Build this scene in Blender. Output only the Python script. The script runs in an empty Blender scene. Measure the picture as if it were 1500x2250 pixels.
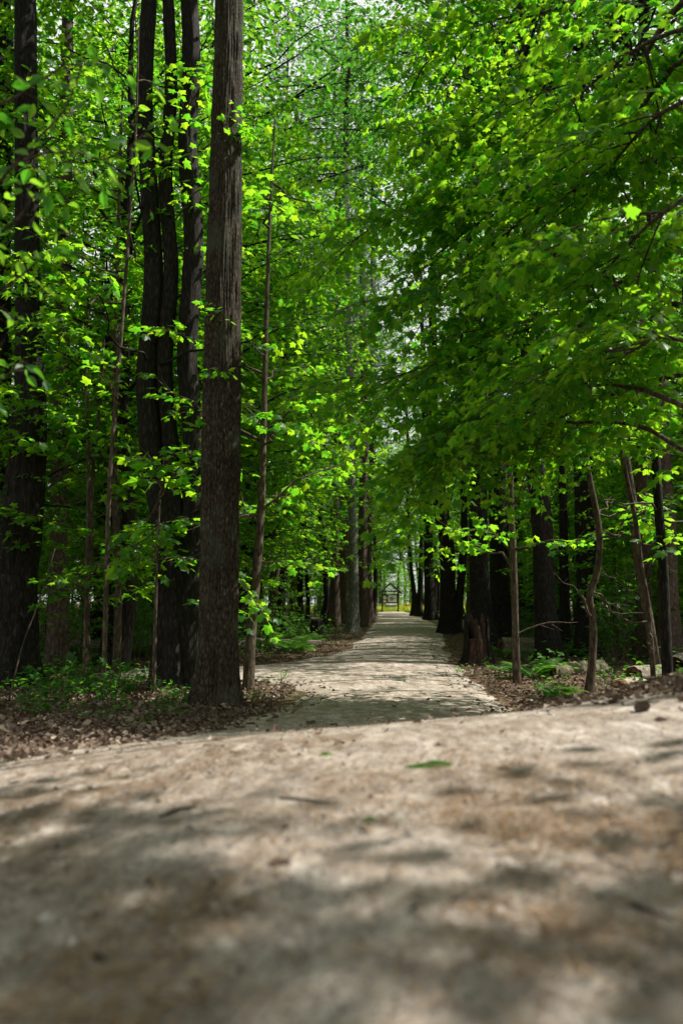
import bpy, math
import numpy as np
from mathutils import Vector

sc = bpy.context.scene
C = sc.collection
R_ = math.radians

# ------------------------------------------------------------------ camera, sky, sun, exposure
FPX, PITCH, EYE = 1700.0, R_(6.9), 1.2          # focal length in photo pixels (1500 x 2250), tilt, eye height
cam = bpy.data.cameras.new("camera")
cam.sensor_fit = 'VERTICAL'
cam.sensor_height = 36.0
cam.lens = FPX / 2250 * 36.0
cam.clip_start, cam.clip_end = 0.05, 1500
cam.dof.use_dof = True
cam.dof.focus_distance = 11.0
cam.dof.aperture_fstop = 1.7
camo = bpy.data.objects.new("camera", cam)
camo.location = (0, 0, EYE)
camo.rotation_euler = (R_(90) + PITCH, 0, 0)
C.objects.link(camo)
sc.camera = camo

SUN_EL, SUN_AZ = R_(57), R_(84)                 # azimuth clockwise from the view direction (+Y)
world = bpy.data.worlds.new("World")
sc.world = world
world.use_nodes = True
wn = world.node_tree
bg = wn.nodes["Background"]
sky = wn.nodes.new("ShaderNodeTexSky")
sky.sky_type = 'NISHITA'
sky.sun_disc = False
sky.sun_elevation = SUN_EL
sky.sun_rotation = SUN_AZ
sky.air_density, sky.dust_density, sky.ozone_density = 0.6, 4.0, 0.6
# thin bright cloud over the blue
tcw = wn.nodes.new("ShaderNodeTexCoord"); cn = wn.nodes.new("ShaderNodeTexNoise"); cr = wn.nodes.new("ShaderNodeValToRGB")
cn.inputs["Scale"].default_value = 2.2; cn.inputs["Detail"].default_value = 6.0
cr.color_ramp.elements[0].position = .2; cr.color_ramp.elements[1].position = .5
cr.color_ramp.elements[0].color = (.55, .55, .55, 1)
cm = wn.nodes.new("ShaderNodeMix"); cm.data_type = 'RGBA'
cm.inputs[7].default_value = (12.2, 12.3, 12.2, 1)
wn.links.new(tcw.outputs["Generated"], cn.inputs["Vector"]); wn.links.new(cn.outputs[0], cr.inputs[0])
wn.links.new(cr.outputs[0], cm.inputs[0]); wn.links.new(sky.outputs[0], cm.inputs[6])
wn.links.new(cm.outputs[2], bg.inputs[0])
bg.inputs[1].default_value = 0.05
sl = bpy.data.lights.new("sun", 'SUN')
sl.energy = 5.0
sl.angle = R_(0.5)
sl.color = (1.0, 0.95, 0.88)
so = bpy.data.objects.new("sun", sl)
sd = Vector((math.cos(SUN_EL) * math.sin(SUN_AZ), math.cos(SUN_EL) * math.cos(SUN_AZ), math.sin(SUN_EL)))
so.rotation_euler = sd.to_track_quat('Z', 'Y').to_euler()
so.location = sd * 60
C.objects.link(so)
vs = sc.view_settings
vs.view_transform = 'Standard'
vs.look = 'None'
vs.exposure = 0.8
vs.gamma = 1.0
cy = sc.cycles
cy.max_bounces, cy.diffuse_bounces, cy.glossy_bounces = 7, 4, 2
cy.transmission_bounces, cy.transparent_max_bounces = 5, 4
cy.caustics_reflective = cy.caustics_refractive = False
cy.sample_clamp_indirect = 6.0

# ------------------------------------------------------------------ helpers
def ss(a, b, x):
    t = np.clip((np.asarray(x, float) - a) / (b - a), 0, 1)
    return t * t * (3 - 2 * t)

D_T = [-8, 0, 1, 2.2, 3.0, 3.5, 4.2, 5, 6, 8, 10, 15, 20, 26, 40, 60, 76, 90, 130, 400]
Z_T = [.58, .52, .50, .50, .515, .56, .665, .785, .935, 1.09, 1.10, 1.10, 1.09, 1.06, .95, .78, .67, .62, .55, .5]
L_D = [-8, 2, 3.5, 5, 6.5, 8, 10, 11, 11.8, 13.2, 14.2, 15.2, 17, 20, 26, 40, 60, 76, 82]
L_X = [-2.6, -2.2, -1.5, -1.25, -1.05, -.8, -.55, -.75, -3.6, -3.9, -1.7, -1.1, -.4, .1, .6, 1.55, 2.7, 3.5, 3.6]
R_D = [-8, 1.5, 2.5, 3.3, 4.2, 5.5, 8, 10, 15, 20, 26, 40, 60, 76, 82]
R_X = [3.4, 3.0, 2.2, 1.55, 1.25, 1.6, 1.9, 1.9, 2.2, 2.7, 3.5, 4.9, 5.7, 6.4, 6.5]

def edgeL(d): return np.interp(d, L_D, L_X)
def edgeR(d): return np.interp(d, R_D, R_X)

def bumps(x, y):
    return (np.sin(x * 1.7 + .6 * np.sin(y * .9)) * np.sin(y * 1.3 + 1.1) + .6 * np.sin(x * 3.9 + 2 + y * 1.1) * np.sin(y * 3.1)
            + .35 * np.sin(x * 8.3 + y * 5.7) * np.sin(y * 7.9 - x * 2.1))

def hg(x, d):
    """height of the ground at x (right) and d (forward)"""
    x = np.asarray(x, float); d = np.asarray(d, float)
    z = EYE - np.interp(d, D_T, Z_T)
    near = 1 - ss(3.2, 6.6, d)
    z = z + .085 * np.clip(x, -4, 4) * near
    z = z + .14 * ss(.7, 2.1, x) * np.exp(-((d - 4.1) / 1.1) ** 2)
    l, r = edgeL(d), edgeR(d)
    off = np.maximum(np.maximum(l - x, x - r), 0)
    c = (l + r) / 2; w = (r - l) / 2
    z = z + .05 * np.clip(1 - ((x - c) / w) ** 2, 0, 1) * ss(5, 8, d)
    side = ss(0, 1.2, off)
    z = z + side * (.035 * bumps(x, d) + .02)
    z = z + .02 * np.clip(off - 3, 0, 60) * ss(6, 12, d)
    z = z + .003 * bumps(x * 2.3, d * 1.4) * (1 - side)
    return z

def ray(px, py):
    u, v = (px - 750) / FPX, (1125 - py) / FPX
    c, s = math.cos(PITCH), math.sin(PITCH)
    return np.array([u, c - v * s, s + v * c])

def P(px, py, d):
    """the point of the place seen at photo pixel (px, py) at distance d"""
    r = ray(px, py)
    return np.array([0, 0, EYE]) + r * (d / r[1])

def G(px, py, dmin=5.5):
    """the ground point seen at a photo pixel, searched from dmin outwards"""
    d = dmin
    while d < 160:
        p = P(px, py, d)
        if p[2] <= hg(p[0], p[1]):
            break
        d *= 1.004
    return np.array([p[0], d, float(hg(p[0], d))])

def nrm(a):
    a = np.asarray(a, float)
    return a / (np.linalg.norm(a, axis=-1, keepdims=True) + 1e-9)

def spline(pts, n):
    pts = np.asarray(pts, float)
    if len(pts) == 2:
        t = np.linspace(0, 1, n)[:, None]
        return pts[0] * (1 - t) + pts[1] * t
    seg = np.r_[0, np.cumsum(np.linalg.norm(np.diff(pts[:, :3], axis=0), axis=1))]
    u = np.linspace(0, seg[-1], n)
    m = np.gradient(pts, seg, axis=0)
    k = np.clip(np.searchsorted(seg, u, side='right') - 1, 0, len(pts) - 2)
    h = (seg[k + 1] - seg[k])[:, None]
    t = ((u - seg[k])[:, None]) / h
    return ((2 * t ** 3 - 3 * t ** 2 + 1) * pts[k] + (t ** 3 - 2 * t ** 2 + t) * h * m[k]
            + (-2 * t ** 3 + 3 * t ** 2) * pts[k + 1] + (t ** 3 - t ** 2) * h * m[k + 1])

class Geo:
    def __init__(s): s.V, s.F, s.n = [], [], 0
    def add(s, V, *faces, mi=0, smooth=True):
        for f in faces:
            s.F.append((np.asarray(f, np.int64) + s.n, mi, smooth))
        s.V.append(np.asarray(V, float)); s.n += len(V)
        return s
    def mesh(s, name, mats):
        me = bpy.data.meshes.new(name)
        V = np.concatenate(s.V)
        me.vertices.add(len(V)); me.vertices.foreach_set("co", V.astype(np.float32).ravel())
        idx = np.concatenate([f.ravel() for f, _, _ in s.F])
        cnt = np.concatenate([np.full(len(f), f.shape[1]) for f, _, _ in s.F])
        mi = np.concatenate([np.full(len(f), m) for f, m, _ in s.F])
        sm = np.concatenate([np.full(len(f), q) for f, _, q in s.F])
        me.loops.add(len(idx)); me.loops.foreach_set("vertex_index", idx.astype(np.int32))
        me.polygons.add(len(cnt))
        me.polygons.foreach_set("loop_start", np.r_[0, np.cumsum(cnt)[:-1]].astype(np.int32))
        me.polygons.foreach_set("material_index", mi.astype(np.int32))
        me.polygons.foreach_set("use_smooth", sm.astype(bool))
        for m in (mats if isinstance(mats, (list, tuple)) else [mats]): me.materials.append(m)
        me.update(calc_edges=True)
        return me

def frames(pts):
    t = nrm(np.gradient(pts, axis=0))
    ref = np.array([1., 0, 0]) if abs(t[:, 0]).mean() < .75 else np.array([0, 0, 1.])
    b = nrm(np.cross(t, ref)); n = np.cross(b, t)
    return t, n, b

def tube(g, pts, rad, k=6, mi=0, dent=None, cap=False):
    """a tapering tube along pts; dent(theta, i) multiplies the radius"""
    pts = np.asarray(pts, float); n = len(pts)
    rad = np.broadcast_to(np.asarray(rad, float), (n,))
    _, N, B = frames(pts)
    th = np.arange(k) * 2 * np.pi / k
    rr = rad[:, None] * (dent if dent is not None else 1.0) * np.ones((n, k))
    V = pts[:, None] + rr[..., None] * (np.cos(th)[None, :, None] * N[:, None] + np.sin(th)[None, :, None] * B[:, None])
    i = np.arange(n - 1)[:, None] * k; j = np.arange(k)[None]; j2 = (j + 1) % k
    f = np.stack([i + j, i + j2, i + k + j2, i + k + j], -1).reshape(-1, 4)
    V = V.reshape(-1, 3)
    fs = [f]
    if cap:
        V = np.vstack([V, pts[:1], pts[-1:]])
        jj, jn = np.arange(k), (np.arange(k) + 1) % k
        fs.append(np.stack([np.full(k, n * k), jn, jj], -1))
        fs.append(np.stack([np.full(k, n * k + 1), (n - 1) * k + jj, (n - 1) * k + jn], -1))
    g.add(V, *fs, mi=mi)

def box(g, c, s, mi=0, rz=0, ry=0):
    x, y, z = np.array(s) / 2
    b = min(x, y, z) * .12
    V = []
    for dz in (-z, -z + b, z - b, z):
        i = b if abs(dz) == z else 0
        V += [(-x + i, -y + i, dz), (x - i, -y + i, dz), (x - i, y - i, dz), (-x + i, y - i, dz)]
    V = np.array(V, float)
    ca, sa = math.cos(ry), math.sin(ry)
    V = V @ np.array([[ca, 0, -sa], [0, 1, 0], [sa, 0, ca]])
    ca, sa = math.cos(rz), math.sin(rz)
    V = V @ np.array([[ca, sa, 0], [-sa, ca, 0], [0, 0, 1]])
    F = [[3, 2, 1, 0], [12, 13, 14, 15]]
    for r in range(3):
        for q in range(4):
            F.append([r * 4 + q, r * 4 + (q + 1) % 4, r * 4 + 4 + (q + 1) % 4, r * 4 + 4 + q])
    g.add(V + np.array(c), F, mi=mi, smooth=False)

# leaf outlines: stem at the origin, tip at +x
_h = [(-.10, .20), (-.04, .40), (.14, .27), (.24, .40), (.54, .56), (.50, .27), (.70, .25)]
_o = [(0, 0)] + _h + [(1, 0)] + [(x, -y) for x, y in reversed(_h)]
_V = np.array([(x, y, -.22 * abs(y) - .18 * x * x) for x, y in _o] + [(.32, 0, .02)])
MAPLE = (_V, np.array([(len(_o), i, (i + 1) % len(_o)) for i in range(len(_o))]))
_h = [(.0, .12), (-.02, .36), (.22, .24), (.55, .5), (.52, .18)]
_o = [(0, 0)] + _h[1:] + [(1, 0)] + [(x, -y) for x, y in reversed(_h[1:])]
_V = np.array([(x, y, -.2 * abs(y) - .15 * x * x) for x, y in _o] + [(.32, 0, .02)])
MAPLE_S = (_V, np.array([(len(_o), i, (i + 1) % len(_o)) for i in range(len(_o))]))
_V = np.array([(0, 0, 0), (.22, .2, .05), (.5, .27, .06), (.8, .14, .0), (1, 0, -.12), (.8, -.14, .0), (.5, -.27, .06), (.22, -.2, .05)])
OVATE = (_V, np.array([(0, 1, 2, 3, 4)[::-1], (0, 4, 5, 6, 7)[::-1]]))
_V = np.array([(0, 0, 0), (.45, .36, .05), (1, 0, -.08), (.45, -.36, .05)])
BLADE = (_V, np.array([(0, 3, 2, 1)]))
_V = np.array([(0, 0, 0), (.3, .3, .16), (.75, .26, .10), (1, 0, -.02), (.7, -.3, .2), (.25, -.24, .05), (.5, 0, -.05)])
DEAD = (_V, np.array([(6, i, (i + 1) % 6) for i in range(6)]))

class Leaves:
    def __init__(s): s.p, s.d, s.n, s.z = [], [], [], []
    def add(s, p, d, n, z):
        s.p.append(p); s.d.append(d); s.n.append(n); s.z.append(z)
    def put(s, g, tm, mi=0):
        if not s.p: return
        p, d, n, z = (np.concatenate(a) for a in (s.p, s.d, s.n, s.z))
        d = nrm(d); sd_ = nrm(np.cross(n, d)); n = np.cross(d, sd_)
        T, F = tm
        V = p[:, None] + z[:, None, None] * (T[None, :, 0:1] * d[:, None] + T[None, :, 1:2] * sd_[:, None] + T[None, :, 2:3] * n[:, None])
        k = len(T)
        f = (F[None] + (np.arange(len(p)) * k)[:, None, None]).reshape(-1, F.shape[1])
        g.add(V.reshape(-1, 3), f, mi=mi, smooth=False)

ZZ = np.array([0, 0, 1.0])

def twig(wood, lv, p0, d, ln, rng, gap, size, droop=.3, r=.004, ntilt=.45, dz=-.3, k=3):
    q = np.linspace(0, 1, 4)[:, None]
    pts = p0 + d * ln * q - ZZ * droop * ln * q * q
    tube(wood, pts, np.linspace(r, r * .35, 4), k)
    n = max(2, int(ln / gap))
    t = (np.arange(n) + rng.random(n)) / n
    t = .12 + .88 * t; t[-1] = 1
    pos = p0 + d * ln * t[:, None] - ZZ * droop * ln * (t * t)[:, None]
    h = nrm(np.cross(d, ZZ))
    for sgn in (-1, 1):
        ld = d * .55 + h * sgn * rng.uniform(.5, 1.0, (n, 1)) + rng.normal(0, .25, (n, 3)) + ZZ * dz
        ld = nrm(ld)
        nn = ZZ + rng.normal(0, ntilt, (n, 3))
        sz = size * rng.uniform(.5, 1.2, n)
        lv.add(pos + ld * size * .35, ld, nn, sz)

def spray(wood, lv, path, rng, tw, gap, lgap, size, start=.15, droop=.3, taper=.55, r=.004, ntilt=.45, dz=-.3, fan=.9, up=.1):
    path = np.asarray(path, float)
    seg = np.r_[0, np.cumsum(np.linalg.norm(np.diff(path, axis=0), axis=1))]
    s = seg[-1] * start; side = 1 if rng.random() < .5 else -1
    T = nrm(np.gradient(path, axis=0))
    while s < seg[-1]:
        f = s / seg[-1]
        p = np.array([np.interp(s, seg, path[:, a]) for a in range(3)])
        t = T[min(np.searchsorted(seg, s), len(T) - 1)]
        h = nrm(np.cross(t, ZZ))
        d = nrm(t * .6 + h * side * fan + ZZ * (up + rng.normal(0, .22)) + rng.normal(0, .12, 3))
        twig(wood, lv, p, d, tw * (1 - taper * f) * rng.uniform(.6, 1.25), rng, lgap, size, droop, r, ntilt, dz)
        side = -side
        s += gap * rng.uniform(.7, 1.3)
    twig(wood, lv, path[-1], nrm(T[-1]), tw * .5, rng, lgap, size, droop, r, ntilt, dz)

def gen_tree(seed, H, r0, z0, R, nb, tw, gap, lgap, size, tm, shape, rise=.5, wander=.15, k=8, ntilt=.5, droop=.3, flare=.5):
    """trunk mesh geometry (trunk and limbs) and crown geometry of one tree, base at the origin"""
    rng = np.random.default_rng(seed)
    wood, lv = Geo(), Leaves()
    n = 16
    zz = np.linspace(0, H, n)
    wx = np.cumsum(rng.normal(0, wander * H / n / 2, (n, 2)), axis=0); wx -= wx[0]
    tp = np.c_[wx, zz]
    tp = np.vstack([[0, 0, -.25], tp])
    tr = np.r_[r0 * (1 + flare * .8), r0 * ((1 - zz / H) ** .8 * .93 + .07) * (1 + flare * np.exp(-zz / .35))]
    tube(wood, tp, tr, k)
    for i in range(nb):
        f = (i + rng.random()) / nb
        z = z0 + (H - z0) * f * .97
        L = R * shape(f) * rng.uniform(.65, 1.15)
        az = i * 2.4 + rng.normal(0, .5)
        b = np.array([np.interp(z, zz, wx[:, 0]), np.interp(z, zz, wx[:, 1]), z])
        dh = np.array([math.cos(az), math.sin(az), 0]); sh = np.array([-dh[1], dh[0], 0])
        q = np.linspace(0, 1, 8)
        wob = np.cumsum(rng.normal(0, .035 * L, 8)); wob -= wob[0]
        e = rise * rng.uniform(.6, 1.4)
        pts = b + dh * (L * q)[:, None] + sh * wob[:, None] + ZZ * (L * (e * q - .45 * e * q * q))[:, None]
        rb = max(.006, .35 * r0 * (1 - f * .75) * min(1, L / R))
        tube(wood, pts, rb * (1 - .85 * q), 5)
        spray(wood, lv, pts, rng, tw, gap, lgap, size, start=.22, droop=droop, ntilt=ntilt, r=max(.003, rb * .25))
    cg = Geo(); lv.put(cg, tm)
    return wood, cg

def gen_pine(seed, H, r0, z0, R):
    rng = np.random.default_rng(seed)
    wood, ng = Geo(), Geo()
    n = 18; zz = np.linspace(0, H, n)
    wx = np.cumsum(rng.normal(0, .04, (n, 2)), axis=0); wx -= wx[0]
    tube(wood, np.vstack([[0, 0, -.3], np.c_[wx, zz]]), np.r_[r0 * 1.4, r0 * ((1 - zz / H) ** .9 * .95 + .05) * (1 + .4 * np.exp(-zz / .4))], 9)
    NP, ND = [], []
    z = z0 * .35
    while z < H * .985:
        f = (z - z0) / (H - z0)
        dead = z < z0
        for b in range(rng.integers(3, 6) if not dead else rng.integers(2, 4)):
            az = rng.random() * 6.283
            L = (R * (.55 + .45 * math.sin(min(1, .25 + f) * 2.6)) * (1.12 - f) if not dead else rng.uniform(.5, 2.2)) * rng.uniform(.6, 1.15)
            L = max(L, .4)
            base = np.array([np.interp(z, zz, wx[:, 0]), np.interp(z, zz, wx[:, 1]), z])
            dh = np.array([math.cos(az), math.sin(az), 0]); sh = np.array([-dh[1], dh[0], 0])
            q = np.linspace(0, 1, 6)
            e = .1 + .35 * max(f, 0) + rng.normal(0, .12) - (.2 if dead else 0)
            wob = np.cumsum(rng.normal(0, .04 * L, 6)); wob -= wob[0]
            pts = base + dh * (L * q)[:, None] + sh * wob[:, None] + ZZ * (L * (e * q + .08 * q * q))[:, None]
            tube(wood, pts, (.012 + .010 * L) * (1 - .8 * q), 4)
            m = max(3, int(L / .28))
            for j in range(m):
                t = .25 + .75 * (j + rng.random()) / m
                p = np.array([np.interp(t, q, pts[:, a]) for a in range(3)])
                td = nrm(dh * .7 + sh * (1 if j % 2 else -1) * rng.uniform(.5, 1) + ZZ * rng.normal(.12, .15))
                tl = L * .35 * (1.15 - t) + .2
                tube(wood, np.array([p, p + td * tl]), [.007, .003], 3)
                if dead: continue
                for a in np.arange(.25, 1.01, .25 if tl < .6 else .17):
                    NP.append(p + td * tl * a); ND.append(td)
        z += rng.uniform(.4, .75) if not dead else rng.uniform(.5, 1.1)
    NP, ND = np.array(NP), np.array(ND)
    m = 13
    p = np.repeat(NP, m, 0); d = np.repeat(ND, m, 0)
    d = nrm(d * .7 + rng.normal(0, .6, p.shape) + ZZ * .1)
    s = nrm(np.cross(d, rng.normal(0, 1, p.shape)))
    ln = rng.uniform(.10, .19, (len(p), 1)); w = .006
    V = np.stack([p - s * w, p + s * w, p + d * ln], 1).reshape(-1, 3)
    ng.add(V, np.arange(len(V)).reshape(-1, 3), smooth=False)
    return wood, ng

# ------------------------------------------------------------------ materials
def mat(name):
    m = bpy.data.materials.new(name); m.use_nodes = True
    nt = m.node_tree
    for n in list(nt.nodes):
        if n.type != 'OUTPUT_MATERIAL': nt.nodes.remove(n)
    return m, nt, nt.nodes["Material Output"]

def N(nt, t, **kw):
    n = nt.nodes.new(t)
    for k, v in kw.items():
        if k in n.inputs: n.inputs[k].default_value = v
        else: setattr(n, k, v)
    return n

def ramp(nt, src, stops):
    r = nt.nodes.new("ShaderNodeValToRGB")
    e = r.color_ramp.elements
    while len(e) < len(stops): e.new(.5)
    for q, (p, c) in zip(e, stops):
        q.position = p; q.color = (*c, 1) if len(c) == 3 else c
    nt.links.new(src, r.inputs[0])
    return r.outputs[0]

def mixc(nt, a, b, fac, mode='MIX'):
    m = nt.nodes.new("ShaderNodeMix"); m.data_type = 'RGBA'; m.blend_type = mode
    for s, v in ((m.inputs[6], a), (m.inputs[7], b), (m.inputs[0], fac)):
        if hasattr(v, 'links'): nt.links.new(v, s)
        else: s.default_value = v if not isinstance(v, tuple) else (*v, 1)
    return m.outputs[2]

def leaf_mat(name, c0, c1, c2, t0, t1, trans=.5, rough=.42, spec=.35):
    m, nt, out = mat(name)
    geo = N(nt, "ShaderNodeNewGeometry")
    col = ramp(nt, geo.outputs["Random Per Island"], [(0, c0), (.55, c1), (1, c2)])
    tcol = ramp(nt, geo.outputs["Random Per Island"], [(0, t0), (1, t1)])
    b = N(nt, "ShaderNodeBsdfPrincipled", Roughness=rough)
    b.inputs["Specular IOR Level"].default_value = spec
    tr = N(nt, "ShaderNodeBsdfTranslucent")
    mx = N(nt, "ShaderNodeMixShader"); mx.inputs[0].default_value = trans
    nt.links.new(col, b.inputs["Base Color"]); nt.links.new(tcol, tr.inputs[0])
    nt.links.new(b.outputs[0], mx.inputs[1]); nt.links.new(tr.outputs[0], mx.inputs[2])
    nt.links.new(mx.outputs[0], out.inputs[0])
    return m

def bark_mat(name, dark, mid, light, sx=16, sz=2.2, bump=.6, lich=None):
    m, nt, out = mat(name)
    tc = N(nt, "ShaderNodeTexCoord"); mp = N(nt, "ShaderNodeMapping")
    mp.inputs["Scale"].default_value = (sx, sx, sz)
    nt.links.new(tc.outputs["Object"], mp.inputs[0])
    n1 = N(nt, "ShaderNodeTexNoise", Scale=1.6, Detail=9.0, Roughness=.72); n1.inputs["Distortion"].default_value = .9
    v1 = N(nt, "ShaderNodeTexVoronoi", Scale=1.3); v1.feature = 'DISTANCE_TO_EDGE'
    for n in (n1, v1): nt.links.new(mp.outputs[0], n.inputs["Vector"])
    mu = N(nt, "ShaderNodeMath", operation='MULTIPLY_ADD'); mu.inputs[1].default_value = .55
    nt.links.new(v1.outputs["Distance"], mu.inputs[0]); nt.links.new(n1.outputs[0], mu.inputs[2])
    col = ramp(nt, mu.outputs[0], [(.38, dark), (.56, mid), (.80, light)])
    if lich:
        n2 = N(nt, "ShaderNodeTexNoise", Scale=3.0, Detail=5.0)
        nt.links.new(tc.outputs["Object"], n2.inputs["Vector"])
        fac = ramp(nt, n2.outputs[0], [(.52, (0, 0, 0)), (.68, (.6, .6, .6))])
        col = mixc(nt, col, lich, fac)
    b = N(nt, "ShaderNodeBsdfPrincipled", Roughness=.85)
    b.inputs["Specular IOR Level"].default_value = .2
    nt.links.new(col, b.inputs["Base Color"])
    bp = N(nt, "ShaderNodeBump", Strength=bump, Distance=.02)
    nt.links.new(mu.outputs[0], bp.inputs["Height"]); nt.links.new(bp.outputs[0], b.inputs["Normal"])
    nt.links.new(b.outputs[0], out.inputs[0])
    return m

def ground_mat(name, cols, scale, fine, bump=.4, patch=None, patch_scale=1.2, stretch=(1, 1, 1), patch_lo=.48, patch_hi=.66):
    m, nt, out = mat(name)
    tc = N(nt, "ShaderNodeTexCoord"); mp = N(nt, "ShaderNodeMapping")
    mp.inputs["Scale"].default_value = stretch
    nt.links.new(tc.outputs["Object"], mp.inputs[0])
    a = N(nt, "ShaderNodeTexNoise", Scale=scale, Detail=8.0, Roughness=.65)
    f = N(nt, "ShaderNodeTexNoise", Scale=fine, Detail=4.0, Roughness=.7)
    nt.links.new(mp.outputs[0], a.inputs["Vector"]); nt.links.new(tc.outputs["Object"], f.inputs["Vector"])
    col = ramp(nt, a.outputs[0], cols)
    fc = ramp(nt, f.outputs[0], [(.3, (.55, .55, .55)), (.5, (1, 1, 1)), (.72, (1.4, 1.4, 1.4))])
    m3 = N(nt, "ShaderNodeTexNoise", Scale=fine * .2, Detail=5.0, Roughness=.7)
    nt.links.new(mp.outputs[0], m3.inputs["Vector"])
    col = mixc(nt, col, ramp(nt, m3.outputs[0], [(.34, (.5, .48, .45)), (.5, (1, 1, 1)), (.66, (1.35, 1.33, 1.3))]), .8, 'MULTIPLY')
    if patch:
        p = N(nt, "ShaderNodeTexNoise", Scale=patch_scale, Detail=7.0, Roughness=.68)
        nt.links.new(mp.outputs[0], p.inputs["Vector"])
        fac = ramp(nt, p.outputs[0], [(patch_lo, (0, 0, 0)), (patch_hi, (.85, .85, .85))])
        col = mixc(nt, col, patch, fac)
    col = mixc(nt, col, fc, 1.0, 'MULTIPLY')
    b = N(nt, "ShaderNodeBsdfPrincipled", Roughness=.9)
    b.inputs["Specular IOR Level"].default_value = .15
    nt.links.new(col, b.inputs["Base Color"])
    bp = N(nt, "ShaderNodeBump", Strength=bump, Distance=.015)
    nt.links.new(f.outputs[0], bp.inputs["Height"]); nt.links.new(bp.outputs[0], b.inputs["Normal"])
    nt.links.new(b.outputs[0], out.inputs[0])
    return m

def plain(name, c, rough=.7, var=.25, scale=8, emit=None):
    m, nt, out = mat(name)
    tc = N(nt, "ShaderNodeTexCoord"); a = N(nt, "ShaderNodeTexNoise", Scale=float(scale), Detail=5.0)
    nt.links.new(tc.outputs["Object"], a.inputs["Vector"])
    col = ramp(nt, a.outputs[0], [(.3, tuple(x * (1 - var) for x in c)), (.7, tuple(min(1, x * (1 + var)) for x in c))])
    b = N(nt, "ShaderNodeBsdfPrincipled", Roughness=rough)
    nt.links.new(col, b.inputs["Base Color"]); nt.links.new(b.outputs[0], out.inputs[0])
    return m

M = {}
M['maple'] = leaf_mat('maple_leaf', (.012, .058, .016), (.026, .105, .012), (.055, .15, .015), (.11, .47, .014), (.46, .78, .02), .64)
M['beech'] = leaf_mat('beech_leaf', (.016, .07, .02), (.03, .11, .018), (.06, .155, .02), (.10, .42, .02), (.36, .68, .03), .56)
M['canopy'] = leaf_mat('canopy_leaf', (.014, .06, .018), (.028, .10, .018), (.045, .13, .02), (.07, .32, .02), (.18, .46, .03), .45)
M['needle'] = leaf_mat('hazed_pine_needle', (.035, .085, .05), (.05, .11, .065), (.075, .14, .08), (.16, .32, .18), (.22, .38, .2), .4)  # paleness of haze and bright sky is put into the needle colour
M['herb'] = leaf_mat('herb_leaf', (.015, .07, .016), (.03, .11, .016), (.06, .15, .02), (.09, .38, .02), (.24, .54, .03), .45)
M['fern'] = leaf_mat('fern_leaf', (.03, .10, .015), (.05, .14, .02), (.07, .17, .025), (.15, .42, .03), (.25, .52, .04), .45)
M['grass'] = leaf_mat('grass_blade', (.08, .14, .012), (.14, .20, .015), (.22, .25, .02), (.38, .52, .03), (.60, .64, .05), .5)
M['deadleaf'] = leaf_mat('dead_leaf', (.04, .024, .015), (.105, .068, .044), (.28, .22, .165), (.10, .05, .02), (.2, .12, .06), .12, .6, .4)
M['needle_litter'] = leaf_mat('fallen_needle', (.11, .065, .034), (.20, .12, .062), (.34, .24, .145), (.1, .05, .02), (.1, .05, .02), .03, .6)
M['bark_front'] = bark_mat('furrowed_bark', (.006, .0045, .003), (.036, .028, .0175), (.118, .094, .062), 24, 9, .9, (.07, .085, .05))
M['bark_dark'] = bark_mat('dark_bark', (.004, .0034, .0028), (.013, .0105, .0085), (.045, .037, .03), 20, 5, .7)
M['bark_pine'] = bark_mat('pine_bark', (.03, .020, .015), (.085, .058, .046), (.17, .125, .10), 14, 6, .8)
M['bark_grey'] = bark_mat('grey_bark', (.07, .068, .06), (.20, .19, .17), (.36, .35, .32), 8, 5, .35, (.10, .12, .08))
M['bark_tan'] = bark_mat('sapling_bark', (.02, .015, .010), (.065, .048, .032), (.15, .115, .08), 14, 5, .3)
M['deadwood'] = bark_mat('dead_wood', (.05, .042, .034), (.16, .135, .105), (.32, .28, .22), 14, 14, .4)
M['heart'] = bark_mat('red_heartwood', (.014, .008, .006), (.045, .024, .017), (.11, .07, .052), 22, 3, .7)
M['cut'] = bark_mat('cut_end_wood', (.05, .025, .014), (.12, .06, .035), (.20, .12, .07), 30, 30, .4)
M['moss_wood'] = bark_mat('mossy_log', (.04, .035, .022), (.13, .11, .07), (.26, .23, .15), 10, 10, .5, (.10, .12, .04))
M['path'] = ground_mat('trail_gravel', [(.28, (.15, .127, .105)), (.5, (.32, .275, .232)), (.72, (.50, .455, .40))], 9, 160, .5,
                       (.165, .115, .072), 5.5, (1, .4, 1), .44, .74)
M['grit'] = leaf_mat('grit', (.10, .09, .08), (.28, .25, .21), (.50, .46, .40), (.1, .1, .1), (.1, .1, .1), .01, .7, .2)
M['floor'] = ground_mat('forest_floor', [(.3, (.04, .026, .016)), (.5, (.095, .06, .036)), (.7, (.17, .115, .075))], 9, 70, .8,
                        (.035, .065, .015), .7, (1, 1, 1), .52, .68)
M['meadow'] = plain('meadow_soil', (.09, .12, .03), .9, .3, 2)
M['kiosk_wood'] = bark_mat('weathered_timber', (.016, .012, .009), (.04, .03, .022), (.08, .062, .048), 20, 3, .3)
M['roof'] = plain('brown_shingle', (.05, .036, .027), .85, .35, 14)
M['paper'] = plain('notice_paper', (.70, .68, .60), .7, .06, 4)
M['map_green'] = plain('map_green', (.10, .30, .16), .6, .15, 5)
M['map_teal'] = plain('map_teal', (.08, .27, .27), .6, .1, 5)
M['blue'] = plain('notice_blue', (.12, .25, .45), .6, .1, 5)
M['yellow'] = plain('notice_yellow', (.55, .42, .10), .6, .1, 5)
M['plank'] = plain('grey_green_plank', (.20, .24, .21), .8, .2, 9)
M['orange'] = plain('orange_stain', (.62, .16, .05), .6, .2, 6)
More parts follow.
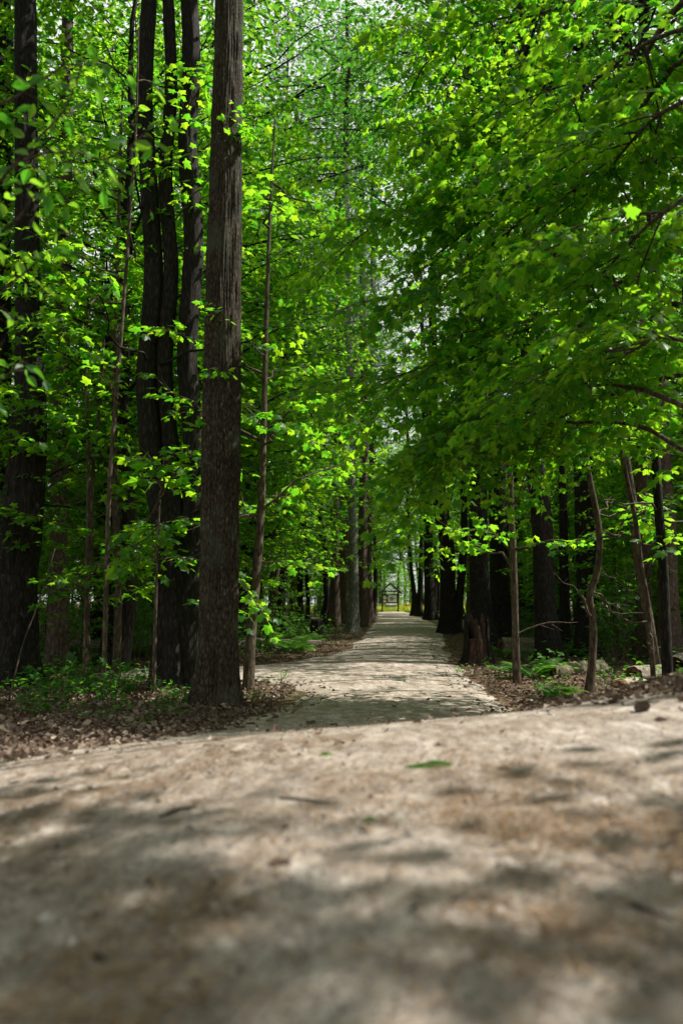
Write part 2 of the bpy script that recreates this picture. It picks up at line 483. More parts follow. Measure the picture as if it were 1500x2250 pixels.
M['cone'] = plain('pine_cone_scale', (.10, .068, .05), .8, .4, 60)
M['stone'] = plain('buff_stone', (.30, .26, .18), .9, .3, 7)

# ------------------------------------------------------------------ object makers
def mk(name, geo, m, parent=None, loc=None):
    me = geo if isinstance(geo, bpy.types.Mesh) else geo.mesh(name, m)
    o = bpy.data.objects.new(name, me); C.objects.link(o)
    if parent is not None: o.parent = parent
    if loc is not None: o.location = loc
    return o

def tag(o, label=None, cat=None, group=None, kind=None):
    for k, v in (('label', label), ('category', cat), ('group', group), ('kind', kind)):
        if v: o[k] = v
    return o

def thing(name, label, cat, loc, rz=0, group=None, s=1.0):
    o = bpy.data.objects.new(name, None); C.objects.link(o)
    o.location = loc; o.rotation_euler = (0, 0, rz); o.scale = (s, s, s)
    o.empty_display_size = .2
    return tag(o, label, cat, group)

# ------------------------------------------------------------------ the setting
def sheet(xs, ds, off=0.0, inside=None):
    X, D = np.meshgrid(xs, ds)
    return X, D

def grid_faces(nr, nc):
    i = np.arange(nr - 1)[:, None] * nc; j = np.arange(nc - 1)[None]
    return np.stack([i + j, i + j + 1, i + nc + j + 1, i + nc + j], -1).reshape(-1, 4)

xs = np.r_[np.linspace(-400, -40, 10)[:-1], np.linspace(-40, -8, 40)[:-1], np.linspace(-8, 8, 150), np.linspace(8, 40, 40)[1:], np.linspace(40, 400, 10)[1:]]
ds = np.r_[np.linspace(-60, -8, 8)[:-1], np.linspace(-8, 30, 300)[:-1], np.linspace(30, 100, 140)[:-1], np.linspace(100, 700, 14)]
X, D = np.meshgrid(xs, ds)
g = Geo(); g.add(np.c_[X.ravel(), D.ravel(), hg(X, D).ravel()], grid_faces(*X.shape))
tag(mk('forest_floor', g, M['floor']), kind='structure')

dd = np.r_[np.linspace(-6, 12, 260)[:-1], np.linspace(12, 30, 160)[:-1], np.linspace(30, 79, 160)]
uu = np.linspace(0, 1, 90)
Lx, Rx = edgeL(dd)[:, None] - .25, edgeR(dd)[:, None] + .25
X = Lx + (Rx - Lx) * uu[None]; D = np.repeat(dd[:, None], len(uu), 1)
e = np.minimum(uu, 1 - uu)[None] * (Rx - Lx)
lift = -.05 + .075 * ss(0, .55, e + .16 * bumps(X * 1.9, D * 1.1) * .5)
g = Geo(); g.add(np.c_[X.ravel(), D.ravel(), (hg(X, D) + lift).ravel()], grid_faces(*X.shape))
tag(mk('path', g, M['path']), kind='structure')

# sunny clearing beyond the end of the path
dd, uu = np.linspace(79.5, 112, 60), np.linspace(-26, 40, 70)
X, D = np.meshgrid(uu, dd)
rim = np.minimum(np.minimum(X + 26, 40 - X), np.minimum(D - 79.5, 112 - D))
g = Geo(); g.add(np.c_[X.ravel(), D.ravel(), (hg(X, D) - .06 + .1 * ss(0, 1.5, rim + .3 * bumps(X, D))).ravel()], grid_faces(*X.shape))
tag(mk('meadow', g, M['meadow']), kind='structure')
rng = np.random.default_rng(5)
n = 26000
gx = rng.uniform(-8, 22, n); gd = 77.6 + rng.exponential(6, n)
keep = (gd < 110) & ~((gx > 3.3) & (gx < 6.6) & (gd < 78.2))
gx, gd = gx[keep], gd[keep]; n = len(gx)
lv = Leaves(); dr = rng.normal(0, .35, (n, 3)); dr[:, 2] = 1
lv.add(np.c_[gx, gd, hg(gx, gd)], dr, rng.normal(0, 1, (n, 3)), rng.uniform(.22, .7, n))
GB = (np.array([(0, .06, 0), (.55, .05, .04), (1, 0, .22), (.55, -.05, .04), (0, -.06, 0)]), np.array([(0, 1, 2, 3, 4)]))
g = Geo(); lv.put(g, GB)
tag(mk('grass', g, M['grass']), kind='stuff')

# ------------------------------------------------------------------ litter and ground cover (uncountable)
def scatter(n, rng, lo, hi, x0, x1, pw=1.0):
    d = lo * (hi / lo) ** (rng.random(n) ** pw)
    x = rng.uniform(x0, x1, n) * (1 if x1 < 3 else 1)
    return x, d

rng = np.random.default_rng(11)
lv = Leaves()
n = 78000
d = 2.6 * (34 / 2.6) ** rng.random(n)
x = rng.uniform(-.56, .56, n) * d
off = np.maximum(edgeL(d) - x, x - edgeR(d))
p = np.where(off > 0, 1, np.where(off > -.5, .20, .010)) * np.where(x > 0, .75, 1)
k = rng.random(n) < p
x, d = x[k], d[k]; n = len(x)
dr = rng.normal(0, 1, (n, 3)); dr[:, 2] *= .35
nn = rng.normal(0, .5, (n, 3)); nn[:, 2] += 1
lv.add(np.c_[x, d, hg(x, d) + rng.uniform(.012, .05, n)], dr, nn, rng.uniform(.025, .075, n) * np.where(d < 5, .75, 1))
g = Geo(); lv.put(g, DEAD)
tag(mk('dead_leaf_litter', g, M['deadleaf']), kind='stuff')

n = 60000
d = .9 * (16 / .9) ** rng.random(n); x = rng.uniform(-.6, .6, n) * (d + .5)
pat = bumps(x * 1.1 + 3, d * .9) + .5 * bumps(x * 3.3, d * 2.2)
k = (rng.random(n) < np.clip(.35 + .6 * pat, .04, 1)) & (x > edgeL(d) - .5) & (x < edgeR(d) + 1.2)
x, d = x[k], d[k]; n = len(x)
a = rng.uniform(0, 6.283, n); ln = rng.uniform(.035, .085, n); w = .0013
v = np.c_[np.cos(a), np.sin(a)]; s_ = np.c_[-v[:, 1], v[:, 0]] * w
c = np.c_[x, d]
pts = np.stack([c - s_, c + s_, c + s_ + v * ln[:, None], c - s_ + v * ln[:, None]], 1)
z = hg(pts[..., 0], pts[..., 1]) + .03 + rng.uniform(0, .006, n)[:, None]
g = Geo(); g.add(np.concatenate([pts, z[..., None]], -1).reshape(-1, 3), np.arange(4 * n).reshape(-1, 4), smooth=False)
tag(mk('pine_needle_litter', g, M['needle_litter']), kind='stuff')

n = 16000
d = .95 * (9 / .95) ** rng.random(n); x = rng.uniform(-.55, .55, n) * (d + .3)
k = (x > edgeL(d)) & (x < edgeR(d)); x, d = x[k], d[k]; n = len(x)
r = rng.uniform(.0015, .0045, n) * (1 + 2.2 * (rng.random(n) > .985))
O6 = np.array([(1, 0, 0), (-.3, 1, .1), (-1, -.1, 0), (.2, -.9, 0), (.1, .1, .75)])
a = rng.uniform(0, 6.28, n); ca, sa = np.cos(a)[:, None], np.sin(a)[:, None]
q = O6[None] * r[:, None, None] * rng.uniform(.7, 1.3, (n, 5, 1))
V = np.stack([q[..., 0] * ca - q[..., 1] * sa + x[:, None], q[..., 0] * sa + q[..., 1] * ca + d[:, None], q[..., 2] + (hg(x, d) + .026)[:, None]], -1)
f = np.array([(0, 1, 4), (1, 2, 4), (2, 3, 4), (3, 0, 4)])
g = Geo(); g.add(V.reshape(-1, 3), (f[None] + (np.arange(n) * 5)[:, None, None]).reshape(-1, 3), smooth=False)
tag(mk('gravel', g, M['grit']), kind='stuff')
lv = Leaves(); n = 420
d = .95 * (14 / .95) ** rng.random(n); x = rng.uniform(-.55, .55, n) * (d + .3)
k = (x > edgeL(d)) & (x < edgeR(d)); x, d = x[k], d[k]; n = len(x)
dr = rng.normal(0, 1, (n, 3)); dr[:, 2] *= .2
lv.add(np.c_[x, d, hg(x, d) + .032], dr, ZZ + rng.normal(0, .3, (n, 3)), rng.uniform(.006, .024, n))
g = Geo(); lv.put(g, DEAD)
tag(mk('bark_chips', g, M['bark_dark']), kind='stuff')

rng = np.random.default_rng(12)
lv = Leaves(); n = 120000
d = 8 * (78 / 8) ** rng.random(n); x = rng.uniform(-.62, .62, n) * d + .03 * d
off = np.maximum(edgeL(d) - x, x - edgeR(d))
cl = bumps(x * .55 + 1.7, d * .37) * .5 + .5 * bumps(x * 1.4, d * .8)
p = np.clip(.30 + .75 * cl, .0, 1) * ss(.3, 1.6, off) * np.where(x > edgeR(d), np.where(d < 22, .28, .7), 1.0) * ss(8, 12, d + .5 * bumps(x, d))
k = rng.random(n) < p
x, d = x[k], d[k]; n = len(x)
dr = rng.normal(0, 1, (n, 3)); dr[:, 2] *= .3
nn = rng.normal(0, .45, (n, 3)); nn[:, 2] += 1
hh = rng.random(n) ** 1.5 * np.clip(.16 + .014 * d, 0, .6)
lv.add(np.c_[x, d, hg(x, d) + .03 + hh], dr, nn, rng.uniform(.05, .10, n) * (1 + d / 60))
g = Geo(); lv.put(g, OVATE)
tag(mk('ground_cover', g, M['herb']), kind='stuff')

# ------------------------------------------------------------------ tree stock: meshes shared by every copy
def shp_round(f): return .45 + .75 * math.sin(math.pi * (.12 + .8 * f)) * (1 - .35 * f)
def shp_under(f): return .6 + .5 * math.sin(math.pi * (.1 + .7 * f)) - .6 * f * f
STOCK = {}
def stock(key, gens, bark, leaf):
    w, c = gens
    STOCK[key] = (w.mesh('trunk', M[bark]), c.mesh('crown', M[leaf]))
stock('u1', gen_tree(21, 6.2, .045, .9, 2.1, 36, .75, .15, .085, .135, MAPLE_S, shp_under, rise=.45), 'bark_tan', 'maple')
stock('u2', gen_tree(22, 7.5, .055, 1.4, 2.3, 40, .8, .16, .09, .14, MAPLE_S, shp_under, rise=.5), 'bark_tan', 'maple')
stock('u3', gen_tree(23, 5.0, .035, .5, 1.7, 34, .6, .13, .07, .10, OVATE, shp_under, rise=.55), 'bark_tan', 'beech')
stock('u4', gen_tree(37, 6.6, .04, 1.2, 1.9, 22, .7, .19, .10, .115, MAPLE, shp_under, rise=.5, ntilt=.65), 'bark_tan', 'maple')
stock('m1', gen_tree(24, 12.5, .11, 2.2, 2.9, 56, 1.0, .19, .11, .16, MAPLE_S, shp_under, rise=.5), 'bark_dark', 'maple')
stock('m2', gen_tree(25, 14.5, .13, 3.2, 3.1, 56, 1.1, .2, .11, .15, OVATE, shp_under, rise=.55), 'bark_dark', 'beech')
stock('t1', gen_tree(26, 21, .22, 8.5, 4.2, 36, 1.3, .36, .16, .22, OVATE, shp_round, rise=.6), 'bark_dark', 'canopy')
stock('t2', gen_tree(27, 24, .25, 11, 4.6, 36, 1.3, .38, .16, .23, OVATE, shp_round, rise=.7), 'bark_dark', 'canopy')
stock('t3', gen_tree(36, 19, .24, 6.5, 3.7, 46, 1.3, .26, .15, .27, OVATE, shp_round, rise=.6), 'bark_dark', 'canopy')  # dense crown made for the added shade trees
stock('t4', gen_tree(38, 14.5, .18, 8.3, 2.7, 40, 1.0, .2, .12, .2, OVATE, shp_round, rise=.5), 'bark_dark', 'canopy')  # high dense crown shaped to block sun, only for added trees
stock('p1', gen_pine(28, 27, .24, 9, 3.6), 'bark_pine', 'needle')
stock('p2', gen_pine(29, 31, .28, 13, 4.0), 'bark_pine', 'needle')
# crowns alone, for trunks shaped one by one
def crown_only(seed, r0, H, R, nb, leaf_sz, tm):
    return gen_tree(seed, H, r0, .6, R, nb, 1.2, .32, .15, leaf_sz, tm, shp_round, rise=.6, flare=0)
w_, c_ = crown_only(31, .13, 10, 3.6, 34, .20, OVATE); CROWN_A = (w_.mesh('limb', M['bark_dark']), c_.mesh('crown', M['canopy']))
w_, c_ = crown_only(32, .14, 11, 3.9, 34, .20, OVATE); CROWN_B = (w_.mesh('limb', M['bark_dark']), c_.mesh('crown', M['canopy']))

def plant_tree(key, x, d, rz, s, name, label, cat, group):
    t = thing(name, label, cat, (x, d, float(hg(x, d)) - .03), rz, group, s)
    mk('trunk', STOCK[key][0], None, t); mk('crown', STOCK[key][1], None, t)
    return t

# ------------------------------------------------------------------ trunks shaped one by one after the photograph
def trunk_geo(g, pts, rad, k=40, furrow=.05, seed=0, flare=.45, roots=5, step=.06, base_z=None):
    """a furrowed trunk through the points pts (metres) with radii rad and a root flare"""
    L = np.r_[0, np.cumsum(np.linalg.norm(np.diff(pts, axis=0), axis=1))]
    n = max(12, int(L[-1] / step))
    pr = spline(np.c_[pts, rad], n); pp, rr = pr[:, :3], pr[:, 3]
    hgt = np.linspace(0, L[-1], n)
    rs = np.random.default_rng(seed)
    th = np.arange(k) * 2 * np.pi / k
    dent = np.ones((n, k))
    for _ in range(7):
        m = rs.integers(2, 6); ph = rs.random() * 6.28
        dent += .02 * np.sin(m * th[None] + ph + hgt[:, None] * rs.uniform(-.6, .6))
    for _ in range(6):
        m = rs.integers(9, max(10, k // 3)); ph = rs.random() * 6.28
        dent += furrow * .4 * np.sin(m * th[None] + ph + 2.4 * np.sin(hgt[:, None] * rs.uniform(1, 4) + ph))
    fl = np.exp(-hgt / (.2 + rad[0] * .9))[:, None]
    dent = dent * (1 + flare * fl * (1 + .55 * np.sin(roots * th[None] + rs.random() * 6)))
    tube(g, pp, rr, k, dent=dent)

def pix_trunk(d, ctrl, lean_d=0.0, top=None):
    """ctrl: (px, py, width px) from the base upwards, at distance d"""
    pts, rad = [], []
    for i, (px, py, w) in enumerate(ctrl):
        dd_ = d + lean_d * i / max(1, len(ctrl) - 1)
        pts.append(P(px, py, dd_)); rad.append(w / 2 / FPX * dd_)
    pts = np.array(pts); rad = np.array(rad)
    if top is not None:
        dv = nrm(pts[-1] - pts[-2])
        q = pts[-1] + dv * (top - pts[-1][2]) / max(dv[2], .3)
        pts = np.vstack([pts, q]); rad = np.r_[rad, rad[-1] * .7]
    pts[0][2] = min(pts[0][2], float(hg(pts[0][0], pts[0][1]))) - .15
    return pts, rad

def shaped_tree(name, label, cat, d, stems, bark, top=11.5, crown=None, k=28, furrow=.05, flare=.6, seed=0, lean=0.0, step=.08, group=None):
    b = None
    geos = []
    for i, ctrl in enumerate(stems):
        pts, rad = pix_trunk(d, ctrl, lean, top)
        if b is None:
            b = np.array([pts[0][0], pts[0][1], float(hg(pts[0][0], pts[0][1]))])
        g = Geo(); trunk_geo(g, pts - b, rad, k, furrow, seed + i, flare if i == 0 else flare * .6, step=step)
        geos.append((g, pts - b))
    t = thing(name, label, cat, b, 0, group)
    for i, (g, pts) in enumerate(geos):
        o = mk('trunk', g, M[bark], t)
        if crown and i in crown:
            cr = crown[i]
            w = mk('limb', cr[0], None, t, pts[-1] - np.array([0, 0, .7])); w.rotation_euler = (0, 0, seed * 1.3 + i)
            c = mk('crown', cr[1], None, t, pts[-1] - np.array([0, 0, .7])); c.rotation_euler = (0, 0, seed * 1.3 + i)
    return t, b, geos

def twigs_on(t, b, pts, n, rng, z0, z1, ln, name='branch', dead=True, leafy=0, m='bark_dark'):
    """thin side branches along a shaped trunk, one mesh each"""
    for i in range(n):
        z = rng.uniform(z0, z1)
        k = np.argsort(pts[:, 2])
        p = np.array([np.interp(z, pts[k, 2], pts[k, a]) for a in range(3)])
        az = rng.random() * 6.283
        L = ln * rng.uniform(.5, 1.2)
        q = np.linspace(0, 1, 7)[:, None]
        dh = np.array([math.cos(az), math.sin(az), rng.normal(.15, .3)])
        w = np.cumsum(rng.normal(0, .05 * L, (7, 3)), axis=0)
        pth = p + dh * L * q + w - w[0]
        g = Geo(); tube(g, pth, np.linspace(.018, .004, 7) * L ** .5, 5)
        for j in range(2):
            a0 = pth[rng.integers(2, 6)]
            tube(g, np.array([a0, a0 + nrm(dh + rng.normal(0, .5, 3)) * L * .3]), [.006, .002], 3)
        lv, cg = Leaves(), Geo()
        if leafy: spray(g, lv, pth, rng, .5 if ln > .5 else .2, .16 if ln > .5 else .1, .09, .13 if ln > .5 else .09, start=.3)
        br = mk(name, g, M[m], t)
        if leafy:
            lv.put(cg, MAPLE)
            mk('foliage', cg, M['maple'], br)

rng = np.random.default_rng(77)
# thick front trunk
_a = shaped_tree('maple_tree', 'thick straight brown trunk with furrowed bark beside the path, the nearest on the left', 'tree', 8.6,
            [[(472, 1560, 92), (478, 1480, 80), (482, 1300, 76), (486, 1000, 79), (492, 600, 73), (500, 200, 66), (504, 0, 62)]],
            'bark_front', 12, {0: CROWN_A}, k=120, furrow=.06, flare=.62, seed=3, step=.035)
twigs_on(*_a[:2], _a[2][0][1], 5, np.random.default_rng(5), 3.5, 7.5, .34, leafy=1, m='bark_tan')
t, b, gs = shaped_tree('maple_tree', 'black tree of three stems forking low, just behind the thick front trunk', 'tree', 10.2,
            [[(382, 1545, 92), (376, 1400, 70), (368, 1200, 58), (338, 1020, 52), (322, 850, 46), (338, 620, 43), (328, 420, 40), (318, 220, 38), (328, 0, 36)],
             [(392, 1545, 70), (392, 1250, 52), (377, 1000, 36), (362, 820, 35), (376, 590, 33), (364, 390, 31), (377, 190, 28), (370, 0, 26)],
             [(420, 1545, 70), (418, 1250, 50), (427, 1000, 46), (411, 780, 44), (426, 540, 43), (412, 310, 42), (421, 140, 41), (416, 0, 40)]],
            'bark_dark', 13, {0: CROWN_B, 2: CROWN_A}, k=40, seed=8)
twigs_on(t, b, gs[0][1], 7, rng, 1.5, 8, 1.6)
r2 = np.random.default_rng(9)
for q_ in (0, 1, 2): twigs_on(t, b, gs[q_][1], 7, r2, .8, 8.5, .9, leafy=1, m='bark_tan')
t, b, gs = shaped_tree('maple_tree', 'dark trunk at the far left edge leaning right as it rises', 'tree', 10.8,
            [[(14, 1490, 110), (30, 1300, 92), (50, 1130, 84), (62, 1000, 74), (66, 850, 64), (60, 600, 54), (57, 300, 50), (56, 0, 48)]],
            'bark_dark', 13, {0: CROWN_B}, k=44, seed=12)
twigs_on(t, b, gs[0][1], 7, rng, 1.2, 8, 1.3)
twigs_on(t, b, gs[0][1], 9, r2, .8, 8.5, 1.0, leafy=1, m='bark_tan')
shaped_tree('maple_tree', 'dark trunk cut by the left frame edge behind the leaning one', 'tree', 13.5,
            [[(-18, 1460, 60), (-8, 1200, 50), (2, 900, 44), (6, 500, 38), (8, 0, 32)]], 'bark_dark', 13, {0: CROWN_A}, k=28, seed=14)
t, b, gs = shaped_tree('pine_tree', 'slim reddish brown trunk between the far left leaning tree and the thin saplings', 'tree', 13.0,
            [[(124, 1490, 46), (128, 1300, 38), (132, 1000, 34), (140, 600, 30), (150, 0, 24)]], 'bark_pine', 14, {0: CROWN_A}, k=28, seed=15)
twigs_on(t, b, gs[0][1], 10, rng, .8, 6, 1.0, m='deadwood')
# thin saplings at left
SAP = [('thin tan sapling curving right at top, second from the black three-stemmed tree', 9.6, [(228, 1555, 12), (234, 1300, 11), (242, 1050, 10), (262, 800, 9), (284, 500, 7), (300, 260, 5), (305, 60, 3)], 2),
       ('straight brown sapling nearest to the black three-stemmed tree at left', 11.0, [(256, 1500, 19), (260, 1300, 17), (252, 1050, 15), (254, 800, 12), (262, 450, 8), (270, 200, 5)], 2),
       ('very thin dark sapling third from the black three-stemmed tree', 10.5, [(185, 1520, 9), (190, 1300, 8), (194, 1000, 7), (190, 800, 5), (196, 600, 4)], 2),
       ('thin greenish sapling touching the black three-stemmed tree', 9.4, [(337, 1560, 9), (341, 1400, 8), (345, 1250, 6), (352, 1080, 4)], 3)]
for i, (lab, d, ct, nl) in enumerate(SAP):
    t, b, gs = shaped_tree('sapling', lab, 'sapling', d, [ct], 'bark_tan', None, k=10, furrow=.02, flare=.2, seed=40 + i)
    twigs_on(t, b, gs[0][1], nl * 3, rng, 1.5, gs[0][1][-1][2], 1.0, leafy=1, m='bark_tan')
t, b, gs = shaped_tree('sapling', 'brown sapling trunk right of the thick front trunk, slightly leaning right', 'sapling', 10.4,
            [[(545, 1522, 25), (550, 1420, 22), (560, 1300, 20), (572, 1150, 17), (580, 900, 13), (584, 750, 11), (592, 500, 7), (604, 260, 3)]],
            'bark_tan', None, k=16, furrow=.03, flare=.25, seed=50)
twigs_on(t, b, gs[0][1], 16, rng, 1.5, 7.4, 1.3, leafy=1, m='bark_tan')

# avenue of trunks along the path, left row
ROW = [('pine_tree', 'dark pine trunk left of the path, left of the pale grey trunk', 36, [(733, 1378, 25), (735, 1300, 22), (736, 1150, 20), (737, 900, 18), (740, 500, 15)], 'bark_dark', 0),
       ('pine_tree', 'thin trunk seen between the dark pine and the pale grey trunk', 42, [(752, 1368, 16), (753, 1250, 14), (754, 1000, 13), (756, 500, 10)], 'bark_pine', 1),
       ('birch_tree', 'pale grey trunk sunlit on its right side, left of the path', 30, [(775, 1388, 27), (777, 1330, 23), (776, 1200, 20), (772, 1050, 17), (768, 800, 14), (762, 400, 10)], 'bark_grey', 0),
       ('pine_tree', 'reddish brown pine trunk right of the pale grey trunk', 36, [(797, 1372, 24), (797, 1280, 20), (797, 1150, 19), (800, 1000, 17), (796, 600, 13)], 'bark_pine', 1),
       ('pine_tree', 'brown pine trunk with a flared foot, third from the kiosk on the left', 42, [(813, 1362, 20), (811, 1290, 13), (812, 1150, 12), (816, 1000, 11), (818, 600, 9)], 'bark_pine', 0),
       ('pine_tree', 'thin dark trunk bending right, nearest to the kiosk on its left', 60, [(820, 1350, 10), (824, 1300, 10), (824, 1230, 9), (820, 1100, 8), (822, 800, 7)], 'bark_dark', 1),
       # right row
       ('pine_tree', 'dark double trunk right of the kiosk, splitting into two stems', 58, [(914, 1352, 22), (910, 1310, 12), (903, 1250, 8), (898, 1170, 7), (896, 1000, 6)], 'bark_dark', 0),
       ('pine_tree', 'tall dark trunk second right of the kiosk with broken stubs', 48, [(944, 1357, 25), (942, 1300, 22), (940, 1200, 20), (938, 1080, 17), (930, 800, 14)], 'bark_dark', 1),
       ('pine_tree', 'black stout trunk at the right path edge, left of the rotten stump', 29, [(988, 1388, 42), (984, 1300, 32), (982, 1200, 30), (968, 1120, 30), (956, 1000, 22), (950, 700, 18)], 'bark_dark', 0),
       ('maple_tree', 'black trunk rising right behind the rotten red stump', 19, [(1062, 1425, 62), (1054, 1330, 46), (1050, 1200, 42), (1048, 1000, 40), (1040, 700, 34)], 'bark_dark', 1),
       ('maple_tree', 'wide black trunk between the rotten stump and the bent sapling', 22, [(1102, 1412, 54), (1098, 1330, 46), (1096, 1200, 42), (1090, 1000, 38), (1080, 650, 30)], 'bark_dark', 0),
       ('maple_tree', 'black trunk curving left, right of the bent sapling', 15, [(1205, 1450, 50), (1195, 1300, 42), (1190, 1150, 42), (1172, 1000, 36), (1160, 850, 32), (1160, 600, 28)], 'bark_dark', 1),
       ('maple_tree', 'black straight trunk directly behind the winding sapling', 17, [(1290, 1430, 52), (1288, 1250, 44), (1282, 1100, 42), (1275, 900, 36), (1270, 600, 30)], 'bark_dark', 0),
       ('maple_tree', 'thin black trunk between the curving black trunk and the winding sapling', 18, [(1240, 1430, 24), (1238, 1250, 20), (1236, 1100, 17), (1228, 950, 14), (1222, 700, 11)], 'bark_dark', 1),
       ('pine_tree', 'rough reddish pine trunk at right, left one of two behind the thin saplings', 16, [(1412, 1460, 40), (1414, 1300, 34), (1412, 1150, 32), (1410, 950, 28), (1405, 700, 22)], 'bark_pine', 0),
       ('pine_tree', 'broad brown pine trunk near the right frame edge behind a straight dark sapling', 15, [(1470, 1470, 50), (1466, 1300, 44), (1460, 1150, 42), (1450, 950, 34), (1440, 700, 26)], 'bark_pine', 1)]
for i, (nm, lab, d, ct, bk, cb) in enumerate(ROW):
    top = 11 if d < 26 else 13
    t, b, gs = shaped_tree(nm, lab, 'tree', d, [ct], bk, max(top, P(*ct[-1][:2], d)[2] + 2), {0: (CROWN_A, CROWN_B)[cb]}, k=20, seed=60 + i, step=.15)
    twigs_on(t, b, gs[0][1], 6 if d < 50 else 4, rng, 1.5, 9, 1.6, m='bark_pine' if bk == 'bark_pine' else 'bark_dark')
    if 'double trunk' in lab:
        pts, rad = pix_trunk(d, [(918, 1352, 16), (922, 1300, 12), (925, 1200, 9), (927, 1000, 8)], 0, 15)
        g = Geo(); trunk_geo(g, pts - b, rad, 16, seed=99, step=.15); mk('trunk', g, M[bk], t)
    if 'stout trunk' in lab:
        pts, rad = pix_trunk(d, [(996, 1388, 26), (1010, 1300, 18), (1018, 1200, 16), (1016, 1000, 13)], 0, 15)
        g = Geo(); trunk_geo(g, pts - b, rad, 16, seed=98, step=.15); mk('trunk', g, M[bk], t)

RS = [('slender tan sapling bending left near its top, right of the rotten stump', 11.2, [(1135, 1492, 18), (1132, 1400, 15), (1128, 1250, 14), (1122, 1130, 13), (1112, 1010, 12), (1090, 965, 11), (1074, 920, 9), (1066, 800, 7), (1062, 600, 4)], 'bark_tan', 1),
      ('winding S-shaped sapling with a lit right rim, between two black trunks at right', 9.8, [(1288, 1512, 20), (1298, 1470, 17), (1302, 1400, 16), (1300, 1350, 15), (1294, 1312, 15), (1310, 1260, 14), (1316, 1180, 14), (1308, 1120, 13), (1296, 1060, 12), (1288, 1010, 11), (1296, 900, 9), (1290, 700, 6)], 'bark_tan', 1),
      ('thin dark curved sapling leaning left, left neighbour of the straight dark one', 9.0, [(1437, 1528, 12), (1432, 1450, 11), (1422, 1340, 11), (1404, 1220, 11), (1396, 1150, 10), (1376, 1050, 9), (1366, 1000, 8), (1352, 860, 6), (1340, 700, 4)], 'bark_tan', 1),
      ('straight dark sapling trunk nearest to the right frame edge', 8.8, [(1467, 1520, 24), (1462, 1400, 21), (1456, 1250, 20), (1446, 1120, 20), (1438, 980, 18), (1430, 700, 14), (1425, 400, 10)], 'bark_dark', 0),
      ('pale slanting trunk leaning left, foot behind the logs at right', 12.2, [(1446, 1462, 20), (1425, 1370, 20), (1402, 1240, 19), (1388, 1100, 18), (1366, 960, 16), (1345, 800, 12), (1330, 600, 8)], 'bark_tan', 1)]
for i, (lab, d, ct, bk, nl) in enumerate(RS):
    t, b, gs = shaped_tree('sapling', lab, 'sapling', d, [ct], bk, None, k=14, furrow=.03, flare=.25, seed=80 + i)
    twigs_on(t, b, gs[0][1], 5, rng, .6, 4.5, .9, m='bark_tan')
    if nl: twigs_on(t, b, gs[0][1], 3, rng, 1.5, 5.5, 1.1, leafy=1, m='bark_tan')

# ------------------------------------------------------------------ the big maple at right whose limbs sweep across the picture
b0 = np.array([4.2, 5.4]); b0 = np.array([b0[0], b0[1], float(hg(*b0))])
t = thing('maple_tree', 'maple at right reaching long leafy limbs over the path, its trunk outside the frame', 'tree', b0)
g = Geo()
tp = np.array([[0, 0, -.2], [.05, .05, 1.5], [-.02, .1, 3.2], [.1, .15, 5], [.05, .3, 7.5], [.1, .3, 10.0]])
trunk_geo(g, tp, np.array([.15, .13, .115, .10, .075, .03]), 28, .04, 5)
mk('trunk', g, M['bark_dark'], t)
LIMB = [[(1500, 290, 5.71), (1360, 350, 6.38), (1230, 402, 7.29), (1100, 440, 7.99), (1000, 478, 8.00), (880, 470, 8.00), (750, 545, 8.00)],
        [(1500, 130, 5.61), (1390, 255, 6.17), (1230, 362, 7.19), (1100, 450, 7.89), (960, 560, 8.00)],
        [(1500, 500, 5.71), (1400, 590, 6.24), (1330, 640, 6.70), (1150, 725, 7.82), (950, 800, 8.00), (800, 850, 8.00)],
        [(1490, 10, 5.63), (1380, 185, 6.31), (1270, 265, 7.14), (1100, 310, 8.00), (960, 335, 8.00)],
        [(1500, 670, 5.81), (1300, 705, 7.02), (1180, 765, 7.95), (1060, 860, 8.00), (930, 1000, 8.00)],
        [(1500, 352, 6.01), (1250, 425, 7.52), (1100, 520, 8.00), (1000, 620, 8.00), (880, 690, 8.00)],
        [(1520, 900, 5.40), (1380, 850, 6.21), (1250, 860, 7.22), (1120, 930, 8.00)],
        [(1520, 1000, 6.3), (1400, 935, 6.7), (1260, 930, 7.1), (1130, 955, 7.6), (1030, 990, 8.0)],
        [(1520, 820, 6.2), (1360, 860, 6.7), (1190, 930, 7.2), (1040, 945, 7.7), (940, 990, 8.0)],
        [(1520, -90, 5.80), (1350, -20, 6.72), (1150, 40, 8.00), (1000, 90, 8.00), (900, 170, 8.00)],
        [(1530, 420, 5.00), (1440, 480, 5.13), (1360, 560, 5.58), (1280, 650, 6.10)],
        [(1530, 760, 5.20), (1460, 740, 5.28), (1390, 770, 5.57), (1300, 830, 6.12)],
        [(1530, 210, 5.10), (1450, 250, 5.30), (1370, 330, 5.75), (1290, 440, 6.26)],
        [(1520, 60, 5.00), (1430, 90, 5.35), (1340, 150, 5.86), (1240, 240, 6.55)],
        [(1520, 560, 6.20), (1420, 520, 6.98), (1280, 540, 8.00), (1150, 590, 8.00), (1030, 690, 8.00)],
        [(1520, 170, 6.40), (1400, 140, 7.24), (1250, 170, 8.00), (1120, 210, 8.00), (1020, 250, 8.00)]]
LIMB += [[(4.3, 4.8, 5.5), (4.1, 4.3, 6.4), (4.8, 4.1, 6.8), (5.8, 4.0, 7.0), (6.6, 4.0, 7.0)], [(2.4, 3.2, 6.6), (1.3, 2.9, 7.6), (.3, 2.7, 8.2), (-.6, 2.6, 8.4)], [(2.6, 3.0, 7.4), (1.8, 2.2, 8.6), (.8, 1.6, 9.2)]]  # unseen limbs above the frame, added to shade trail and near sapling
rl = np.random.default_rng(301)
